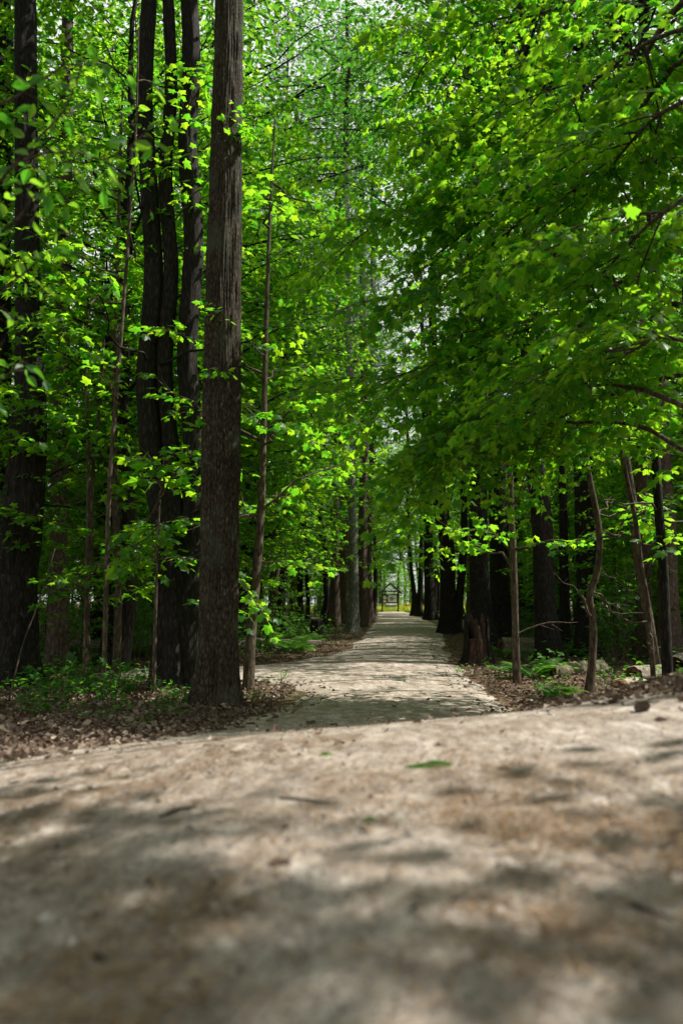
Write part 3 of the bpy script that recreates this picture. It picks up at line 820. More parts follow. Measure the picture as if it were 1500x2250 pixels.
for i, ct in enumerate(LIMB):
    pts = (np.array([P(*c) for c in ct]) if abs(ct[0][0]) > 50 else np.array(ct, float)) - b0
    st = np.array([0.0, .1, min(9.5, pts[0][2] - .5 * abs(pts[0][0]))]); st[2] = max(1.3, st[2])
    pts = np.vstack([st, pts])
    pth = spline(pts, 26)
    g = Geo(); tube(g, pth, np.linspace(.034, .006, 26), 7)
    wd, lv = g, Leaves()
    spray(wd, lv, pth, rl, 1.05, .13, .07, .092, start=.56, droop=.28, ntilt=.5, dz=-.35, taper=.45, r=.005)
    # longer side shoots that carry twigs of their own
    for s_ in np.linspace(.68, .98, 9):
        k0 = int(s_ * 25); T_ = nrm(pth[min(k0 + 1, 25)] - pth[k0 - 1])
        h_ = nrm(np.cross(T_, ZZ)) * rl.choice([-1, 1])
        q = np.linspace(0, 1, 8)[:, None]
        L_ = rl.uniform(.8, 1.5)
        sp = pth[k0] + nrm(T_ * .8 + h_ * .8 + ZZ * rl.normal(0, .25)) * L_ * q - ZZ * .25 * L_ * q * q
        tube(wd, sp, np.linspace(.009, .003, 8), 5)
        spray(wd, lv, sp, rl, .6, .12, .07, .09, start=.15, droop=.3, ntilt=.5, dz=-.35)
    cg = Geo(); lv.put(cg, MAPLE)
    lb = mk('limb', g, M['bark_tan'], t); mk('foliage', cg, M['maple'], lb)

for k_, x, d, s, rz, lab in (('u4', 3.9, 7.6, 1.0, .4, 'young maple glowing in the sun at the right frame edge, close behind the big limbs'),):
    plant_tree(k_, x, d, rz, s, 'young_maple', lab, 'tree', None)

# near sapling at the left edge, out of focus
b1 = np.array([-2.3, 3.4]); b1 = np.array([b1[0], b1[1], float(hg(*b1))])
t = thing('sapling', 'out of focus near sapling with oval leaves hanging into the upper left corner', 'sapling', b1)
g = Geo(); tp = np.array([[0, 0, -.1], [.03, .0, 1], [.0, -.05, 2.2], [.1, -.1, 3.4], [.2, -.1, 4.6]])
trunk_geo(g, tp, np.array([.03, .026, .022, .016, .008]), 12, .02, 6, .2); mk('trunk', g, M['bark_tan'], t)
for ct in ([(-60, 470, 3.1), (60, 330, 3.0), (150, 230, 2.9), (185, 120, 2.9)], [(-60, 420, 3.2), (120, 330, 3.1), (260, 345, 3.0), (330, 280, 3.0)],
           [(-60, 560, 3.1), (40, 480, 3.0), (110, 400, 2.9), (180, 380, 2.9)], [(-60, 260, 3.0), (60, 200, 3.0), (150, 140, 3.0), (270, 150, 3.0)],
           [(-60, 700, 3.2), (30, 620, 3.2), (100, 560, 3.1)], [(-60, 880, 3.2), (10, 830, 3.2), (40, 800, 3.1)]):
    pts = np.array([P(*c) for c in ct]) - b1
    pth = spline(np.vstack([[0.1, -.05, max(.8, pts[0][2] - .5)], pts]), 14)
    g = Geo(); tube(g, pth, np.linspace(.011, .003, 14), 6)
    wd, lv, cg = g, Leaves(), Geo()
    spray(wd, lv, pth, rl, .24, .10, .07, .075, start=.3, droop=.4, dz=-.75, ntilt=.7, r=.0025)
    lv.put(cg, OVATE); lb = mk('limb', g, M['bark_tan'], t); mk('foliage', cg, M['beech'], lb)

# ------------------------------------------------------------------ the wood behind: every tree a thing
rb = np.random.default_rng(404)
placed = []
def free(x, d, r):
    for (a, b_, c) in placed:
        if (x - a) ** 2 + (d - b_) ** 2 < (r + c) ** 2: return False
    return True
def wood(n, keys, xr, dr, rad, name, label, cat, group, clear=1.0, sc_=(.8, 1.2), cond=None):
    made = tries = 0
    while made < n and tries < n * 60:
        tries += 1
        d = dr[0] * (dr[1] / dr[0]) ** rb.random() if dr[0] > 0 else rb.uniform(*dr)
        x = rb.uniform(*xr(d))
        if edgeL(d) - clear < x < edgeR(d) + clear and d < 80: continue
        if cond and not cond(x, d): continue
        if not free(x, d, rad): continue
        placed.append((x, d, rad)); made += 1
        plant_tree(keys[rb.integers(len(keys))], x, d, rb.random() * 6.28, rb.uniform(*sc_), name, label, cat, group)

# young maples
wood(26, ['u1', 'u2', 'u3'], lambda d: (-.55 * d - 1, edgeL(d) - 1.6), (11, 26), .75, 'young_maple',
     'light green young tree in the near understory left of the path', 'tree', 'young trees of the near left understory', 1.6)
wood(44, ['u1', 'u2', 'u3'], lambda d: (-.5 * d - 1, edgeL(d) - 1.5), (26, 72), 1.0, 'young_maple',
     'young tree of the deep understory left of the path, behind the front trunks', 'tree', 'young trees of the far left understory', 1.5)
wood(16, ['u1', 'u3'], lambda d: (edgeR(d) + 3.0, .5 * d + 1), (15, 26), .9, 'young_maple',
     'young tree in the shade among the black trunks right of the path', 'tree', 'young trees of the near right understory', 3.0)
wood(34, ['u1', 'u2', 'u3'], lambda d: (edgeR(d) + 1.5, .52 * d + 1), (26, 72), 1.0, 'young_maple',
     'young tree of the deep understory right of the path, far behind the black trunks', 'tree', 'young trees of the far right understory', 1.5)
# middle-sized trees
for i, (k_, x, d, s) in enumerate([('m1', -6.6, 13.2, 1.05), ('m2', -3.6, 12.6, 1.0), ('m1', -4.9, 16.5, 1.2), ('m1', -8.6, 15.5, 1.2), ('m2', -6.4, 20, 1.2), ('m1', -2.6, 17.5, 1.1), ('m2', -9.5, 19, 1.2), ('m1', -2.6, 22, 1.15), ('m2', -1.9, 26.5, 1.2), ('m1', -1.6, 32, 1.2), ('m2', -.9, 38, 1.3), ('m1', .9, 47, 1.15), ('m2', 1.9, 56, 1.2), ('m1', 2.2, 66, 1.3), ('m1', -4.6, 27, 1.3), ('m2', -2.7, 14.4, .95), ('m1', -3.9, 19.6, 1.1), ('m2', -7.9, 12.6, 1.0)]):
    placed.append((x, d, .8))
    plant_tree(k_, x, d, i * 2.1, s, 'broadleaf_tree', 'leafy tree filling the gaps between the dark trunks at upper left', 'tree', 'leafy trees between the left trunks')
wood(18, ['m1', 'm2'], lambda d: (-.55 * d, edgeL(d) - 1.8), (14, 40), 1.3, 'broadleaf_tree',
     'leafy middle sized tree filling the wall of green left of the path', 'tree', 'middle sized trees left of the path', 1.8)
wood(12, ['m1', 'm2'], lambda d: (edgeR(d) + 4.5, .6 * d), (25, 42), 1.3, 'broadleaf_tree',
     'leafy middle sized tree above the black trunks right of the path', 'tree', 'middle sized trees right of the path', 4.5)
wood(12, ['m1', 'm2'], lambda d: (-.4 * d, edgeL(d) - 1.2), (42, 74), 1.3, 'broadleaf_tree',
     'leafy tree standing left of the far end of the path', 'tree', 'leafy trees left of the path end', 1.2)
wood(10, ['m1', 'm2'], lambda d: (edgeR(d) + 1.2, .4 * d + 2), (42, 70), 1.3, 'broadleaf_tree',
     'leafy tree standing right of the far end of the path', 'tree', 'leafy trees right of the path end', 1.2)
for i, (k_, x, d, s) in enumerate([('m2', 7.0, 31, 1.2), ('m1', 8.2, 38, 1.2), ('m2', 7.3, 47, 1.25), ('m1', 7.6, 56, 1.25), ('m2', 8.2, 66, 1.3), ('t2', 7.6, 27, 1.0), ('t1', 8.6, 34.5, 1.1), ('t2', 10.2, 43, 1.1), ('t2', 7.8, 58, 1.1), ('t1', 8.5, 70, 1.1)]):
    placed.append((x, d, .8))
    plant_tree(k_, x, d, i * 2.1 + 1, s, 'broadleaf_tree', 'leafy tree spreading over the right side of the path among the black trunks', 'tree', 'leafy trees between the right trunks')
wood(30, ['u1', 'u2', 'u3'], lambda d: (-26, 38), (98, 118), 1.2, 'young_maple',
     'low light green bushy tree along the far edge of the sunny clearing', 'tree', 'bushy trees along the clearing', 0, (.8, 1.2))
wood(24, ['u1', 'u2', 'u3'], lambda d: (-.5 * d, edgeL(d) - 3), (58, 92), 1.2, 'young_maple',
     'young tree at the back of the wood, far left of the kiosk', 'tree', 'young trees at the back left', 3, (.9, 1.3))
wood(20, ['u1', 'u2', 'u3'], lambda d: (edgeR(d) + 4, .5 * d), (50, 73), 1.2, 'young_maple',
     'young tree at the back of the wood, far right of the kiosk', 'tree', 'young trees at the back right', 4, (.9, 1.3))
for i, (k_, x, d, s) in enumerate([('m2', 12.8, 14.6, 1), ('m1', 10.5, 15.8, .95), ('m2', 10.0, 20.2, 1), ('m1', 12.6, 19, 1), ('m2', 13.6, 24.5, 1.05), ('m1', 11.2, 26.5, 1.0),
                                   ('m2', 14.8, 17, 1.1), ('m1', 9.2, 23.2, .9), ('m2', 15.5, 29, 1.1), ('m1', 12.6, 31, 1.1), ('m2', 8.4, 17.8, .8)]):  # added to keep sun off the understory right of the path
    placed.append((x, d, .6))
    plant_tree(k_, x, d, i * 2.1 + 1, s, 'broadleaf_tree', 'leafy middle sized tree added behind the saplings at right to shade the understory', 'tree', 'trees added behind the right saplings for shade')
# tall trees and pines
for i, (k_, x, d, s) in enumerate([('p1', -.3, 35, .95), ('p2', .2, 43, .95), ('p2', -2.4, 40, .9), ('p1', -2.3, 27, .9)]):
    placed.append((x, d, .8))
    plant_tree(k_, x, d, i * 2.1 + 1, s, 'pine_tree', 'tall pine with haze-pale needles close to the left row of trunks along the path', 'tree', 'pines close behind the left row')
for i, (k_, x, d, s) in enumerate([('t1', -2.9, 23.5, 1.1), ('t2', -2.6, 33, 1.05), ('t1', -4.6, 21, 1.05), ('t2', .4, 50, 1.1), ('t1', 1.5, 62, 1.15)]):
    placed.append((x, d, .8))
    plant_tree(k_, x, d, i * 2.1 + 1, s, 'broadleaf_tree', 'tall leafy tree rising behind the left row of trunks and the brown sapling', 'tree', 'tall trees behind the front trunk')
wood(20, ['t1', 't2'], lambda d: (-.62 * d - 3, edgeL(d) - 2.5), (16, 70), 1.8, 'broadleaf_tree',
     'tall straight broadleaf tree deep in the wood left of the path', 'tree', 'tall trees deep in the wood at left', 2.5)
wood(20, ['t1', 't2'], lambda d: (edgeR(d) + 2.5 + 5 * (d < 28), .66 * d + 5), (16, 70), 1.8, 'broadleaf_tree',
     'tall straight broadleaf tree deep in the wood right of the path', 'tree', 'tall trees deep in the wood at right', 2.5)
wood(14, ['p1', 'p2'], lambda d: (-.22 * d, edgeL(d) - 1.2), (34, 74), 1.6, 'pine_tree',
     'tall pine with haze-pale blue green needles rising behind the leaves left of the path', 'tree', 'pines left of the path', 1.2)
wood(8, ['p1', 'p2'], lambda d: (edgeR(d) + 1.5, .3 * d), (40, 71), 1.6, 'pine_tree',
     'tall pine at the far end of the right row of trunks', 'tree', 'pines right of the path', 1.5)
# round the clearing
for i, (k_, x, d, s) in enumerate([('m1', .6, 84, 1.6), ('m2', 10.2, 103, 1.7), ('m1', -1.2, 91, 1.7), ('m2', 13.4, 106, 1.7), ('m1', 4.6, 104, 1.7), ('m2', 7.6, 102, 1.6), ('u1', 3.4, 97, 1.1), ('u3', 5.1, 98.5, 1.3), ('u1', 6.6, 96.5, 1.0), ('u3', 8.2, 99, 1.3), ('u3', 2.0, 95, 1.2), ('m1', 5.6, 112, 1.9), ('m2', -1.0, 103, 1.8), ('m2', 9.4, 106, 1.6), ('t2', 5.9, 118, 1.0)]):
    placed.append((x, d, .8))
    plant_tree(k_, x, d, i * 2.1 + 1, s, 'broadleaf_tree', 'bright light green tree standing directly behind the kiosk', 'tree', 'trees behind the kiosk')
wood(15, ['m1', 'm2', 't1'], lambda d: (-22, 34), (100, 124), 2.6, 'broadleaf_tree',
     'sunlit light green tree beyond the clearing behind the kiosk', 'tree', 'sunlit trees beyond the clearing', 0, (1.1, 1.6))
wood(30, ['p1', 'p2', 't2'], lambda d: (-45, 60), (122, 150), 2.4, 'broadleaf_tree',
     'far tree of the dark edge beyond the sunlit clearing', 'tree', 'far trees beyond the clearing', 0, (.9, 1.1))
# trees added out of view, their canopies shading the near ground and limbs
for i, (k_, x, d, s) in enumerate([('t3', 6.6, -1.4, .95), ('t3', 12.2, -1.7, 1.05), ('t3', 2.2, .5, .64), ('t3', 4.2, .4, .58), ('t4', 4.2, .3, 1), ('t3', 5.4, -.4, .7), ('t4', 4.9, 7.4, .82), ('t3', 3.2, -4.2, 1), ('t1', 17.5, 2.5, 1),
                                   ('t3', -5.6, 4.6, 1), ('t3', -9.0, 9.0, 1), ('t3', -4.2, -1.4, .95), ('t3', -.8, -6.8, 1), ('t1', 11.5, 17.6, .7)]):
    plant_tree(k_, x, d, i * 1.7, s, 'broadleaf_tree', 'tall tree added outside the frame to shade the near end of the path', 'tree', 'unseen trees added to shade the near path')

# ------------------------------------------------------------------ plants
def fern_frond(rng, L=.55):
    g, lv = Geo(), Leaves()
    q = np.linspace(0, 1, 10)
    pts = np.c_[L * q, 0 * q, L * (.75 * q - .62 * q * q)]
    tube(g, pts, np.linspace(.004, .0015, 10), 3)
    m = 22; t_ = np.linspace(.12, .98, m)
    p = np.c_[L * t_, 0 * t_, L * (.75 * t_ - .62 * t_ * t_)]
    w = L * .34 * np.sin(np.pi * (.12 + .86 * t_) ** .8) + .012
    for sg in (-1, 1):
        dr = np.c_[np.full(m, .45), np.full(m, sg * 1.0), rng.normal(-.1, .06, m)]
        lv.add(p, dr, np.tile([0, 0, 1.], (m, 1)) + rng.normal(0, .12, (m, 3)), w)
    T_ = (np.array([(0, .0, 0), (.25, .10, 0), (.7, .07, -.03), (1, 0, -.08), (.7, -.07, -.03), (.25, -.10, 0)]), np.array([(0, 5, 4, 3, 2, 1)]))
    lv.put(g, T_)
    return g.mesh('frond', [M['fern']])
FR = [fern_frond(np.random.default_rng(s), l) for s, l in ((1, .55), (2, .48), (3, .6))]
def fern(x, d, s, label, group=None, nf=8):
    t = thing('fern', label, 'fern', (x, d, float(hg(x, d)) + .01), rb.random() * 6, group, s)
    for i in range(nf):
        o = mk('frond', FR[i % 3], None, t)
        o.rotation_euler = (rb.normal(0, .1), rb.uniform(-.35, .1), i * 6.283 / nf + rb.normal(0, .2))
for px, py, s, lab, grp in [(1168, 1492, 1.0, 'bright green fern right of the foot of the bent tan sapling', None),
                            (1228, 1532, .7, 'small pale fern lying low left of the winding sapling', None),
                            (1105, 1478, .6, 'low fern left of the foot of the bent tan sapling', None),
                            (612, 1418, 1.2, 'fern clump at the left path side in front of the short stump', None),
                            (640, 1432, 1.1, 'light fern nearest the path on the left, below the short stump', None),
                            (590, 1425, 1.2, 'dark fern between the brown sapling and the short stump', None)]:
    p = G(px, py); fern(p[0], p[1], s, lab, grp)
for i in range(22):
    left = i < 15
    d = rb.uniform(10, 30); x = edgeL(d) - rb.uniform(.8, 7) if left else edgeR(d) + rb.uniform(.8, 6)
    fern(x, d, rb.uniform(.7, 1.2), 'fern growing on the shaded forest floor ' + ('left of the path' if left else 'right of the path'), 'ferns on the forest floor at ' + ('left' if left else 'right'))

def herb_geo(seed, ns, H, size, tm, spread):
    rng = np.random.default_rng(seed); w, lv = Geo(), Leaves()
    for i in range(ns):
        a = rng.random() * 6.283; b = np.array([math.cos(a), math.sin(a), 0]) * spread * rng.random() * .4
        top = b + np.array([math.cos(a) * spread * rng.random(), math.sin(a) * spread * rng.random(), H * rng.uniform(.5, 1.1)])
        q = np.linspace(0, 1, 5)[:, None]; pts = b + (top - b) * q + rng.normal(0, .02 * H, (5, 3)); pts[0] = b
        tube(w, pts, np.linspace(.004, .002, 5) * (1 + H), 4)
        m = max(4, int(H / .05))
        t_ = rng.uniform(.3, 1, m); p = b + (top - b) * t_[:, None]
        dr = rng.normal(0, 1, (m, 3)); dr[:, 2] = rng.normal(0, .25, m); dr = nrm(dr)
        lv.add(p + dr * size * .3, dr, ZZ + rng.normal(0, .35, (m, 3)), size * rng.uniform(.6, 1.1, m))
    c = Geo(); lv.put(c, tm)
    return w.mesh('stem', M['bark_tan']), c.mesh('foliage', M['herb'])
WEED = herb_geo(7, 26, 1.1, .13, OVATE, .7)
WEED[1].materials[0] = M['grass']
HERB = [herb_geo(1, 7, .30, .085, OVATE, .22), herb_geo(2, 9, .22, .06, OVATE, .25), herb_geo(3, 5, .42, .10, MAPLE_S, .22)]
SHRUB = [herb_geo(4, 16, 1.25, .085, OVATE, .6), herb_geo(5, 14, 1.0, .10, OVATE, .55), herb_geo(6, 12, 1.6, .11, MAPLE_S, .55)]
def plant(st, x, d, s, name, label, cat, group=None):
    t = thing(name, label, cat, (x, d, float(hg(x, d)) - .01), rb.random() * 6.28, group, s)
    mk('stem', st[0], None, t); mk('foliage', st[1], None, t)
for px, py, k_, s, lab in [(548, 1545, 1, 1.0, 'small bright green plant at the foot of the brown sapling'),
                           (615, 1500, 1, .9, 'thin pale plant beside the side trail, right of the brown sapling'),
                           (395, 1555, 0, .9, 'small green plant at the foot of the black three-stemmed tree'),
                           (230, 1548, 2, 1.0, 'broad leaved plant at the foot of the curving thin sapling'),
                           (120, 1545, 2, 1.1, 'broad leaved plant left of the thin dark sapling'),
                           (1330, 1505, 0, 1.0, 'bright green plant right of the winding sapling foot'),
                           (1480, 1512, 1, 1.0, 'green plant at the foot of the straight dark sapling'),
                           (1015, 1480, 1, .8, 'small yellow green plant before the rotten red stump')]:
    p = G(px, py); plant(HERB[k_], p[0], p[1], s, 'leafy_plant', lab, 'plant')
def edge_x(left, d, lo, hi): return edgeL(d) - rb.uniform(lo, hi) if left else edgeR(d) + rb.uniform(lo, hi)
for i in range(70):
    left = i < 46; d = 8.5 * (34 / 8.5) ** rb.random(); x = edge_x(left, d, .4, 5.5)
    if left and d < 12 and x > -2.0: x -= 1.5
    plant(HERB[rb.integers(3)], x, d, rb.uniform(.7, 1.4), 'leafy_plant', 'small leafy plant on the forest floor ' + ('left of the path' if left else 'right of the path'), 'plant', 'small plants at ' + ('left' if left else 'right'))
for i in range(34):
    d = rb.uniform(79.5, 95); x = rb.uniform(-2, 13)
    if abs(x - 4.85) < 1.4 and d < 81: d += 3
    plant(WEED, x, d, rb.uniform(.7, 1.15), 'tall_weed', 'tall yellow green weed growing in the sunny clearing around the kiosk', 'plant', 'weeds in the clearing')
for i in range(18):
    d = rb.uniform(5.6, 10); x = edgeL(d) - rb.uniform(.35, 2.8)
    plant(HERB[rb.integers(3)], x, d, rb.uniform(.5, 1.0), 'leafy_plant', 'little green seedling among the dead leaves beside the front trunk', 'plant', 'seedlings in the leaf litter')
for i in range(62):
    left = i < 30; d = (12 if left else 11) * (60 / 11) ** rb.random(); x = edge_x(left, d, 1.5 if left else 2.2, 9)
    plant(SHRUB[rb.integers(3)], x, d, rb.uniform(.8, 1.3), 'shrub', 'leafy shrub in the undergrowth ' + ('left of the path' if left else 'right of the path among the black trunks'), 'shrub', 'shrubs at ' + ('left' if left else 'right'))

# ------------------------------------------------------------------ stumps, logs, stones, small things on the trail
def log(label, a, b_, r, m='moss_wood', seed=0, name='log', lift=.55):
    a = np.array([a[0], a[1], float(hg(a[0], a[1])) + r * lift]); b_ = np.array([b_[0], b_[1], float(hg(b_[0], b_[1])) + r * lift])
    c = (a + b_) / 2
    rs = np.random.default_rng(seed); n, k = 26, 26
    q = np.linspace(0, 1, n)[:, None]; pts = a + (b_ - a) * q + rs.normal(0, r * .03, (n, 3))
    th = np.arange(k) * 2 * np.pi / k
    dent = 1 + sum(.035 * np.sin(rs.integers(2, 9) * th[None] + rs.random() * 6 + np.linspace(0, 3, n)[:, None] * rs.normal()) for _ in range(6))
    g = Geo(); tube(g, pts - c, np.full(n, r) * (1 + rs.normal(0, .03, n)), k, dent=dent)
    t = thing(name, label, 'log', c); mk('bark', g, M[m], t)
    for e, dr in ((0, 1), (-1, -1)):
        ax = nrm(b_ - a) * dr
        u_ = nrm(np.cross(ax, ZZ)); v_ = np.cross(ax, u_)
        V, F = [pts[e] - c + ax * r * .14], []
        for rr in (.45, .9):
            for h in th: V.append(pts[e] - c + ax * r * (.1 - .09 * rr) + (u_ * math.cos(h) + v_ * math.sin(h)) * r * rr * (1 + .03 * rs.normal()))
        g = Geo()
        g.add(np.array(V), np.array([(0, 1 + j, 1 + (j + 1) % k) for j in range(k)]), np.array([(1 + j, 1 + (j + 1) % k, 1 + k + (j + 1) % k, 1 + k + j) for j in range(k)]))
        mk('cut_end', g, M['cut'], t)
    return t
p = G(1205, 1488); log('dark brown log with its cut end facing the path, left of the winding sapling', (p[0], p[1]), (p[0] + 1.1, p[1] + .9), .13, 'moss_wood', 1)
p = G(1390, 1496); log('pale sunlit log resting right of the winding sapling, behind the flat stone', (p[0], p[1]), (p[0] + .75, p[1] + .9), .13, 'deadwood', 2)
p = G(1405, 1520); log('short brown log at the foot of the thin curved sapling', (p[0], p[1]), (p[0] + .55, p[1] + .12), .075, 'moss_wood', 3)
p = G(1100, 1432, 10); log('mossy log lying behind the bent tan sapling', (p[0], p[1]), (p[0] + 2.0, p[1] + .5), .2, 'moss_wood', 4)
p = G(1490, 1480); log('thick pale log rising at the right frame edge', (p[0], p[1]), (p[0] + 1.0, p[1] + .5), .2, 'deadwood', 6)
p = G(150, 1425, 12); log('long fallen log lying across the dark wood behind the thin saplings', (p[0], p[1]), (p[0] + 4.5, p[1] + .7), .13, 'deadwood', 7)
p = G(525, 1418, 12); log('pale fallen log behind the brown sapling right of the front trunk', (p[0], p[1]), (p[0] + 2.2, p[1] - .2), .12, 'deadwood', 8)

def stump(label, px, py, r, h, m, seed, red=False):
    p = G(px, py); rs = np.random.default_rng(seed)
    t = thing('stump', label, 'stump', p)
    k, n = 48, 14; th = np.arange(k) * 2 * np.pi / k
    topn = .45 * h * (rs.random(k) * .5 + .5 * np.abs(np.sin(th * 2.5 + 1))) if red else .12 * h * rs.random(k)
    q = np.linspace(0, 1, n)
    V = []
    dn = 1 + .06 * np.sin(5 * th) + .05 * np.sin(9 * th + 1) + rs.normal(0, .015, k)
    for i in range(n):
        rr = r * (1 + .75 * math.exp(-q[i] * h / .16)) * (1 - .1 * q[i]) * dn * (1 + .2 * math.exp(-q[i] * h / .12) * np.sin(4 * th + 2))
        z = -.1 + q[i] * (h - .45 * h * red + topn + .1)
        V.append(np.c_[rr * np.cos(th), rr * np.sin(th), z * np.ones(k)])
    inner = V[-1] * np.array([.78, .78, 1]) ; V.append(inner)
    low = inner * np.array([.8, .8, 1]); low[:, 2] = h * (.42 if red else .95); V.append(low)
    V = np.concatenate(V); nr = n + 2
    i = np.arange(nr - 1)[:, None] * k; j = np.arange(k)[None]
    f = np.stack([i + j, i + (j + 1) % k, i + k + (j + 1) % k, i + k + j], -1)
    if red:   # bark missing where the rotten wood shows
        gap = (np.cos(th + 1.75) > .72)
        f = f[:, ~gap]
    g = Geo(); g.add(V, f.reshape(-1, 4)); mk('bark', g, M[m], t)
    core = Geo(); kk = 36; t2 = np.arange(kk) * 2 * np.pi / kk
    cz = np.linspace(-.05, h * (.52 if red else .95), 10)
    cr = r * (.80 if red else .8) * (1 + (.55 * np.exp(-cz / .16)))
    dent = 1 + .05 * np.sin(7 * t2)[None] + rs.normal(0, .02, (10, kk))
    tube(core, np.c_[0 * cz, 0 * cz, cz], cr, kk, dent=dent, cap=True)
    if red:
        for q_ in range(16):
            a_ = rs.random() * 6.28; r_ = r * .62 * rs.random() ** .5; zt = h * rs.uniform(.62, 1.05)
            tube(core, np.array([[r_ * math.cos(a_), r_ * math.sin(a_), .2], [r_ * math.cos(a_), r_ * math.sin(a_), zt * .8], [r_ * math.cos(a_) * 1.05, r_ * math.sin(a_) * 1.05, zt]]), [.07, .055, .004], 6)
    mk('heartwood', core, M['heart' if red else 'cut'], t)
stump('rotten broken stump showing red heartwood at the right path edge', 1050, 1462, .25, .95, 'bark_dark', 3, True)
stump('short dark cut stump at the left path side before the undergrowth', 695, 1408, .19, .62, 'bark_dark', 4)

def stick(label, pts, r, m='deadwood', name='stick'):
    pts = np.array(pts); pth = spline(pts, 14); c = pth.mean(0)
    g = Geo(); tube(g, pth - c, np.linspace(r, r * .5, 14), 7, cap=True)
    return tag(mk(name, g, M[m], None, c), label, 'stick')
def on(px, py, dmin, up=.02):
    p = G(px, py, dmin); return p + np.array([0, 0, up])
stick('thin dark stick on the shaded trail, left foreground', [on(350, 1822, .6, .025), on(395, 1808, .6, .032), on(432, 1798, .6, .026)], .005, 'bark_dark')
stick('dark twig on the trail at the edge of the bright sun patch', [on(612, 1778, .6, .025), on(665, 1784, .6, .03), on(722, 1790, .6, .025)], .004, 'bark_dark')
stick('short curved twig in the sunlit right part of the trail', [on(1332, 1820, .6, .025), on(1338, 1836, .6, .03), on(1352, 1846, .6, .025)], .004, 'bark_dark')
stick('dark twig across the trail at the lower right', [on(1385, 2030, .6, .025), on(1430, 2050, .6, .03), on(1480, 2062, .6, .025)], .004, 'bark_dark')
a = on(540, 1577, 5.5, .03); b_ = on(566, 1577, 5.5, .03)
stick('pale stick bent into an arch at the foot of the thick front trunk', [a, (a + b_) / 2 + np.array([-.02, 0, .055]), b_], .008)
a = on(20, 1545, 6); stick('pale crooked dead stem standing at the far left', [a, a + np.array([.12, 0, .6]), a + np.array([.28, .05, 1.15]), a + np.array([.42, .05, 1.7])], .009, 'bark_tan')
a = on(60, 1500, 6, 1.15); stick('long pale dead branch slanting up behind the far left stem', [a, a + np.array([.5, .1, .25]), a + np.array([1.0, .1, .62])], .01)
a = on(602, 1435, 8); stick('pale thin stick leaning in the ferns before the short stump', [a, a + np.array([-.15, 0, .3])], .008)
a = on(1130, 1330, 8, .3); stick('grey bare branch arching among the black trunks at right', [a + np.array([0, 0, .6]), a + np.array([.5, 0, 1.2]), a + np.array([1.0, .1, 1.35]), a + np.array([1.6, .2, 1.2])], .01)
a = on(1160, 1400, 8, .2); stick('thin pale dead stem hanging behind the bent tan sapling', [a, a + np.array([-.12, 0, .5]), a + np.array([-.4, .1, 1.3]), a + np.array([-.7, .1, 2.2])], .008)

# pine cone, scales in spirals
p = on(1408, 1580, 1.5, .0)
g = Geo(); lv = Leaves()
n = 90; i = np.arange(n); f = i / n; az = i * 2.39996
rr = .026 * np.sin(np.pi * (.12 + .8 * f)) ; ax = np.array([.75, .3, .2]); ax = ax / np.linalg.norm(ax)
e1 = nrm(np.cross(ax, ZZ)); e2 = np.cross(ax, e1)
pos = ax * ((f - .5) * .075)[:, None] + (e1 * np.cos(az)[:, None] + e2 * np.sin(az)[:, None]) * (rr * .45)[:, None]
pos = pos * .7
lv.add(pos, (e1 * np.cos(az)[:, None] + e2 * np.sin(az)[:, None]) + ax * .5, np.tile(ax, (n, 1)), np.full(n, .018))
lv.put(g, BLADE)
tube(g, np.array([ax * -.026, ax * 0, ax * .025]), [.006, .011, .004], 10, cap=True)
tag(mk('pine_cone', g, M['cone'], None, p + np.array([0, 0, .04])), 'round dark pine cone on the sloping right edge of the trail', 'pine cone')

def fallen_leaf(px, py, size, label, m, rz):
    p = on(px, py, .6, .032); g = Geo(); lv = Leaves()
    lv.add(np.zeros((1, 3)), np.array([[math.cos(rz), math.sin(rz), .05]]), np.array([[0, 0, 1.]]), np.array([size])); lv.put(g, MAPLE)
    tag(mk('fallen_leaf', g, M[m], None, p), label, 'leaf')
fallen_leaf(985, 1700, .13, 'yellow green fallen leaf in the sun patch of the trail', 'maple', 3.0)
fallen_leaf(806, 1832, .03, 'tiny green leaf scrap on the middle of the trail', 'maple', 1.0)
fallen_leaf(722, 1677, .05, 'small green leaf on the shaded trail left of the sun patch', 'maple', 2.0)
fallen_leaf(622, 1934, .05, 'dark curled leaf in the shaded trail foreground', 'deadleaf', 2.0)
fallen_leaf(1095, 1712, .06, 'brown leaf at the right rim of the sun patch', 'deadleaf', .5)

def rock(label, px, py, s, m, seed, dmin=5.5):
    p = G(px, py, dmin); rs = np.random.default_rng(seed); nu, nv = 14, 9
    V = []
    for a in np.linspace(-1.2, 1.5708, nv):
        for h in np.arange(nu) * 2 * np.pi / nu:
            r = 1 + .16 * math.sin(3 * h + a * 2 + seed) + .1 * math.sin(5 * h - a) + rs.normal(0, .04)
            V.append((s[0] * r * math.cos(a) * math.cos(h), s[1] * r * math.cos(a) * math.sin(h), s[2] * (1 + .1 * math.sin(2 * h)) * math.sin(a)))
    i = np.arange(nv - 1)[:, None] * nu; j = np.arange(nu)[None]
    f = np.stack([i + j, i + (j + 1) % nu, i + nu + (j + 1) % nu, i + nu + j], -1).reshape(-1, 4)
    g = Geo(); g.add(np.array(V), f, smooth=False)
    tag(mk('stone', g, M[m], None, p + np.array([0, 0, s[2] * .1])), label, 'stone')
rock('flat buff stone slab in the sun among the logs at right', 1385, 1505, (.3, .22, .09), 'stone', 2)
rock('small dark stone at the right edge of the trail crest', 1345, 1565, (.04, .03, .02), 'bark_dark', 3, 1.5)
rock('reddish broken wood block left of the flat buff stone', 1362, 1512, (.12, .08, .1), 'cut', 4)

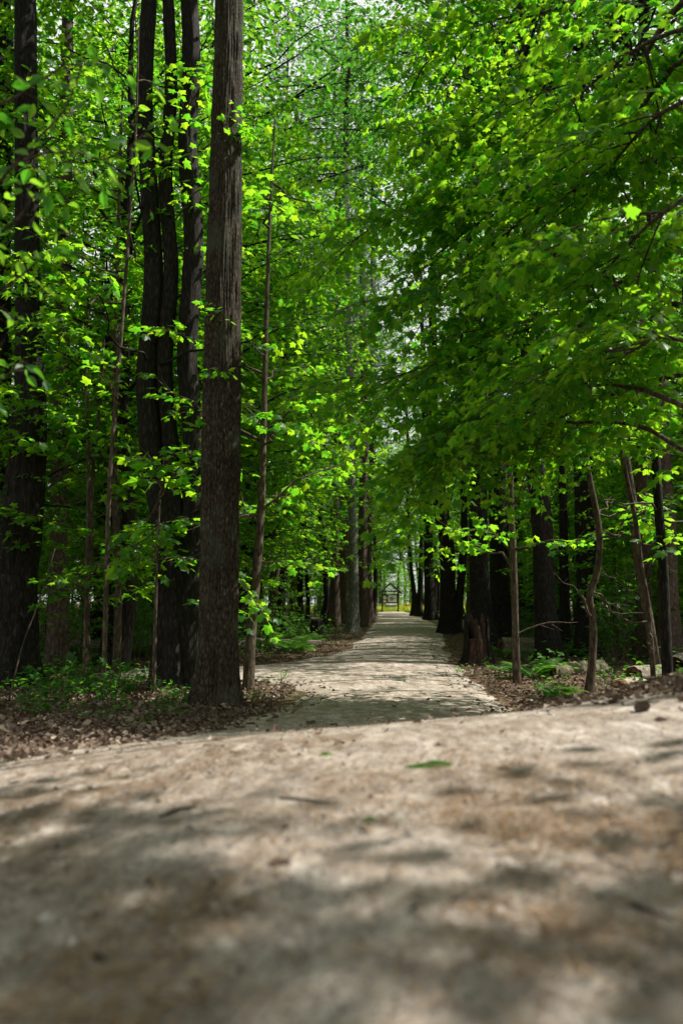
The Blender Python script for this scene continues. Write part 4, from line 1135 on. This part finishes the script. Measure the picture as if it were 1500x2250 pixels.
# ------------------------------------------------------------------ trail kiosk at the end of the path
kb = G(857, 1345, 60); kd = 77.0; kx = P(857, 1345, kd)[0]; kz = float(hg(kx, kd))
kb = np.array([kx, kd, kz])
t = thing('information_kiosk', 'wooden trail kiosk with gable roof and map panel at the far end of the path', 'kiosk', kb)
px_m = kd / FPX
def bx(name, c, s, m, parent=t, ry=0):
    g = Geo(); box(g, c, s, ry=ry); return mk(name, g, M[m], parent)
hw = 17.5 * px_m
for sx in (-1, 1): bx('post', (sx * hw, 0, 1.06), (.13, .13, 2.3), 'kiosk_wood')
bx('beam', (0, 0, 2.02), (2 * hw + .5, .10, .11), 'kiosk_wood')
bx('beam', (0, 0, 1.69), (2 * hw - .14, .07, .07), 'kiosk_wood')
sl_ = math.atan2(1.02, 1.12)
for sx in (-1, 1):
    rf = bx('roof_slope', (sx * .56, 0, 2.32), (1.56, 1.1, .09), 'roof', ry=sx * sl_)
    bx('rafter', (sx * .56, -.575, 2.28), (1.5, .05, .12), 'kiosk_wood', ry=sx * sl_)
pn = bx('notice_board', (0, .02, 1.25), (2 * hw - .14, .05, .82), 'kiosk_wood')
mp_ = bx('map_sheet', (.23, -.016, 1.30), (.82, .012, .66), 'paper', pn)
g = Geo()
a = np.linspace(0, 6.283, 25)[:-1]
r = 1 + .25 * np.sin(3 * a + .6) + .14 * np.sin(5 * a)
V = np.c_[.16 + .25 * r * np.cos(a), np.full(24, -.024), 1.28 + .17 * r * np.sin(a)]
g.add(np.vstack([V, V + [0, .002, 0], [[.16, -.0245, 1.28]]]), np.array([(48, (j + 1) % 24, j) for j in range(24)]), smooth=False)
mk('map_area', g, M['map_teal'], pn)
g = Geo(); V2 = np.c_[.14 + .14 * r * np.cos(a + .5), np.full(24, -.0275), 1.40 + .12 * r * np.sin(a + .5)]
g.add(np.vstack([V2, [[.14, -.0280, 1.40]]]), np.array([(24, (j + 1) % 24, j) for j in range(24)]), smooth=False)
mk('map_area', g, M['map_green'], pn)
bx('notice', (-.56, -.016, 1.42), (.26, .012, .36), 'paper', pn)
bx('notice', (-.31, -.016, 1.36), (.16, .012, .22), 'yellow', pn)
bx('notice', (-.56, -.016, 1.03), (.24, .012, .24), 'paper', pn)
bx('notice', (-.33, -.016, 1.03), (.17, .012, .2), 'blue', pn)
bx('sign_plank', (.04, -.03, .58), (1.1, .06, .2), 'plank')
bx('rail', (0, .03, .58), (2 * hw - .14, .06, .07), 'kiosk_wood')

# orange rail fence behind the trees right of the kiosk
fx = P(930, 1330, 86)[0]; fz = float(hg(fx, 86))
t = thing('rail_fence', 'low orange wooden rail fence in the clearing right of the kiosk', 'fence', (fx, 86, fz))
for z in (.42, .66): bx('rail', (0, 0, z), (4.2, .07, .16), 'orange', t)
for q in (-2.0, -.7, .7, 2.0): bx('post', (q, .09, .38), (.12, .1, .9), 'orange', t)
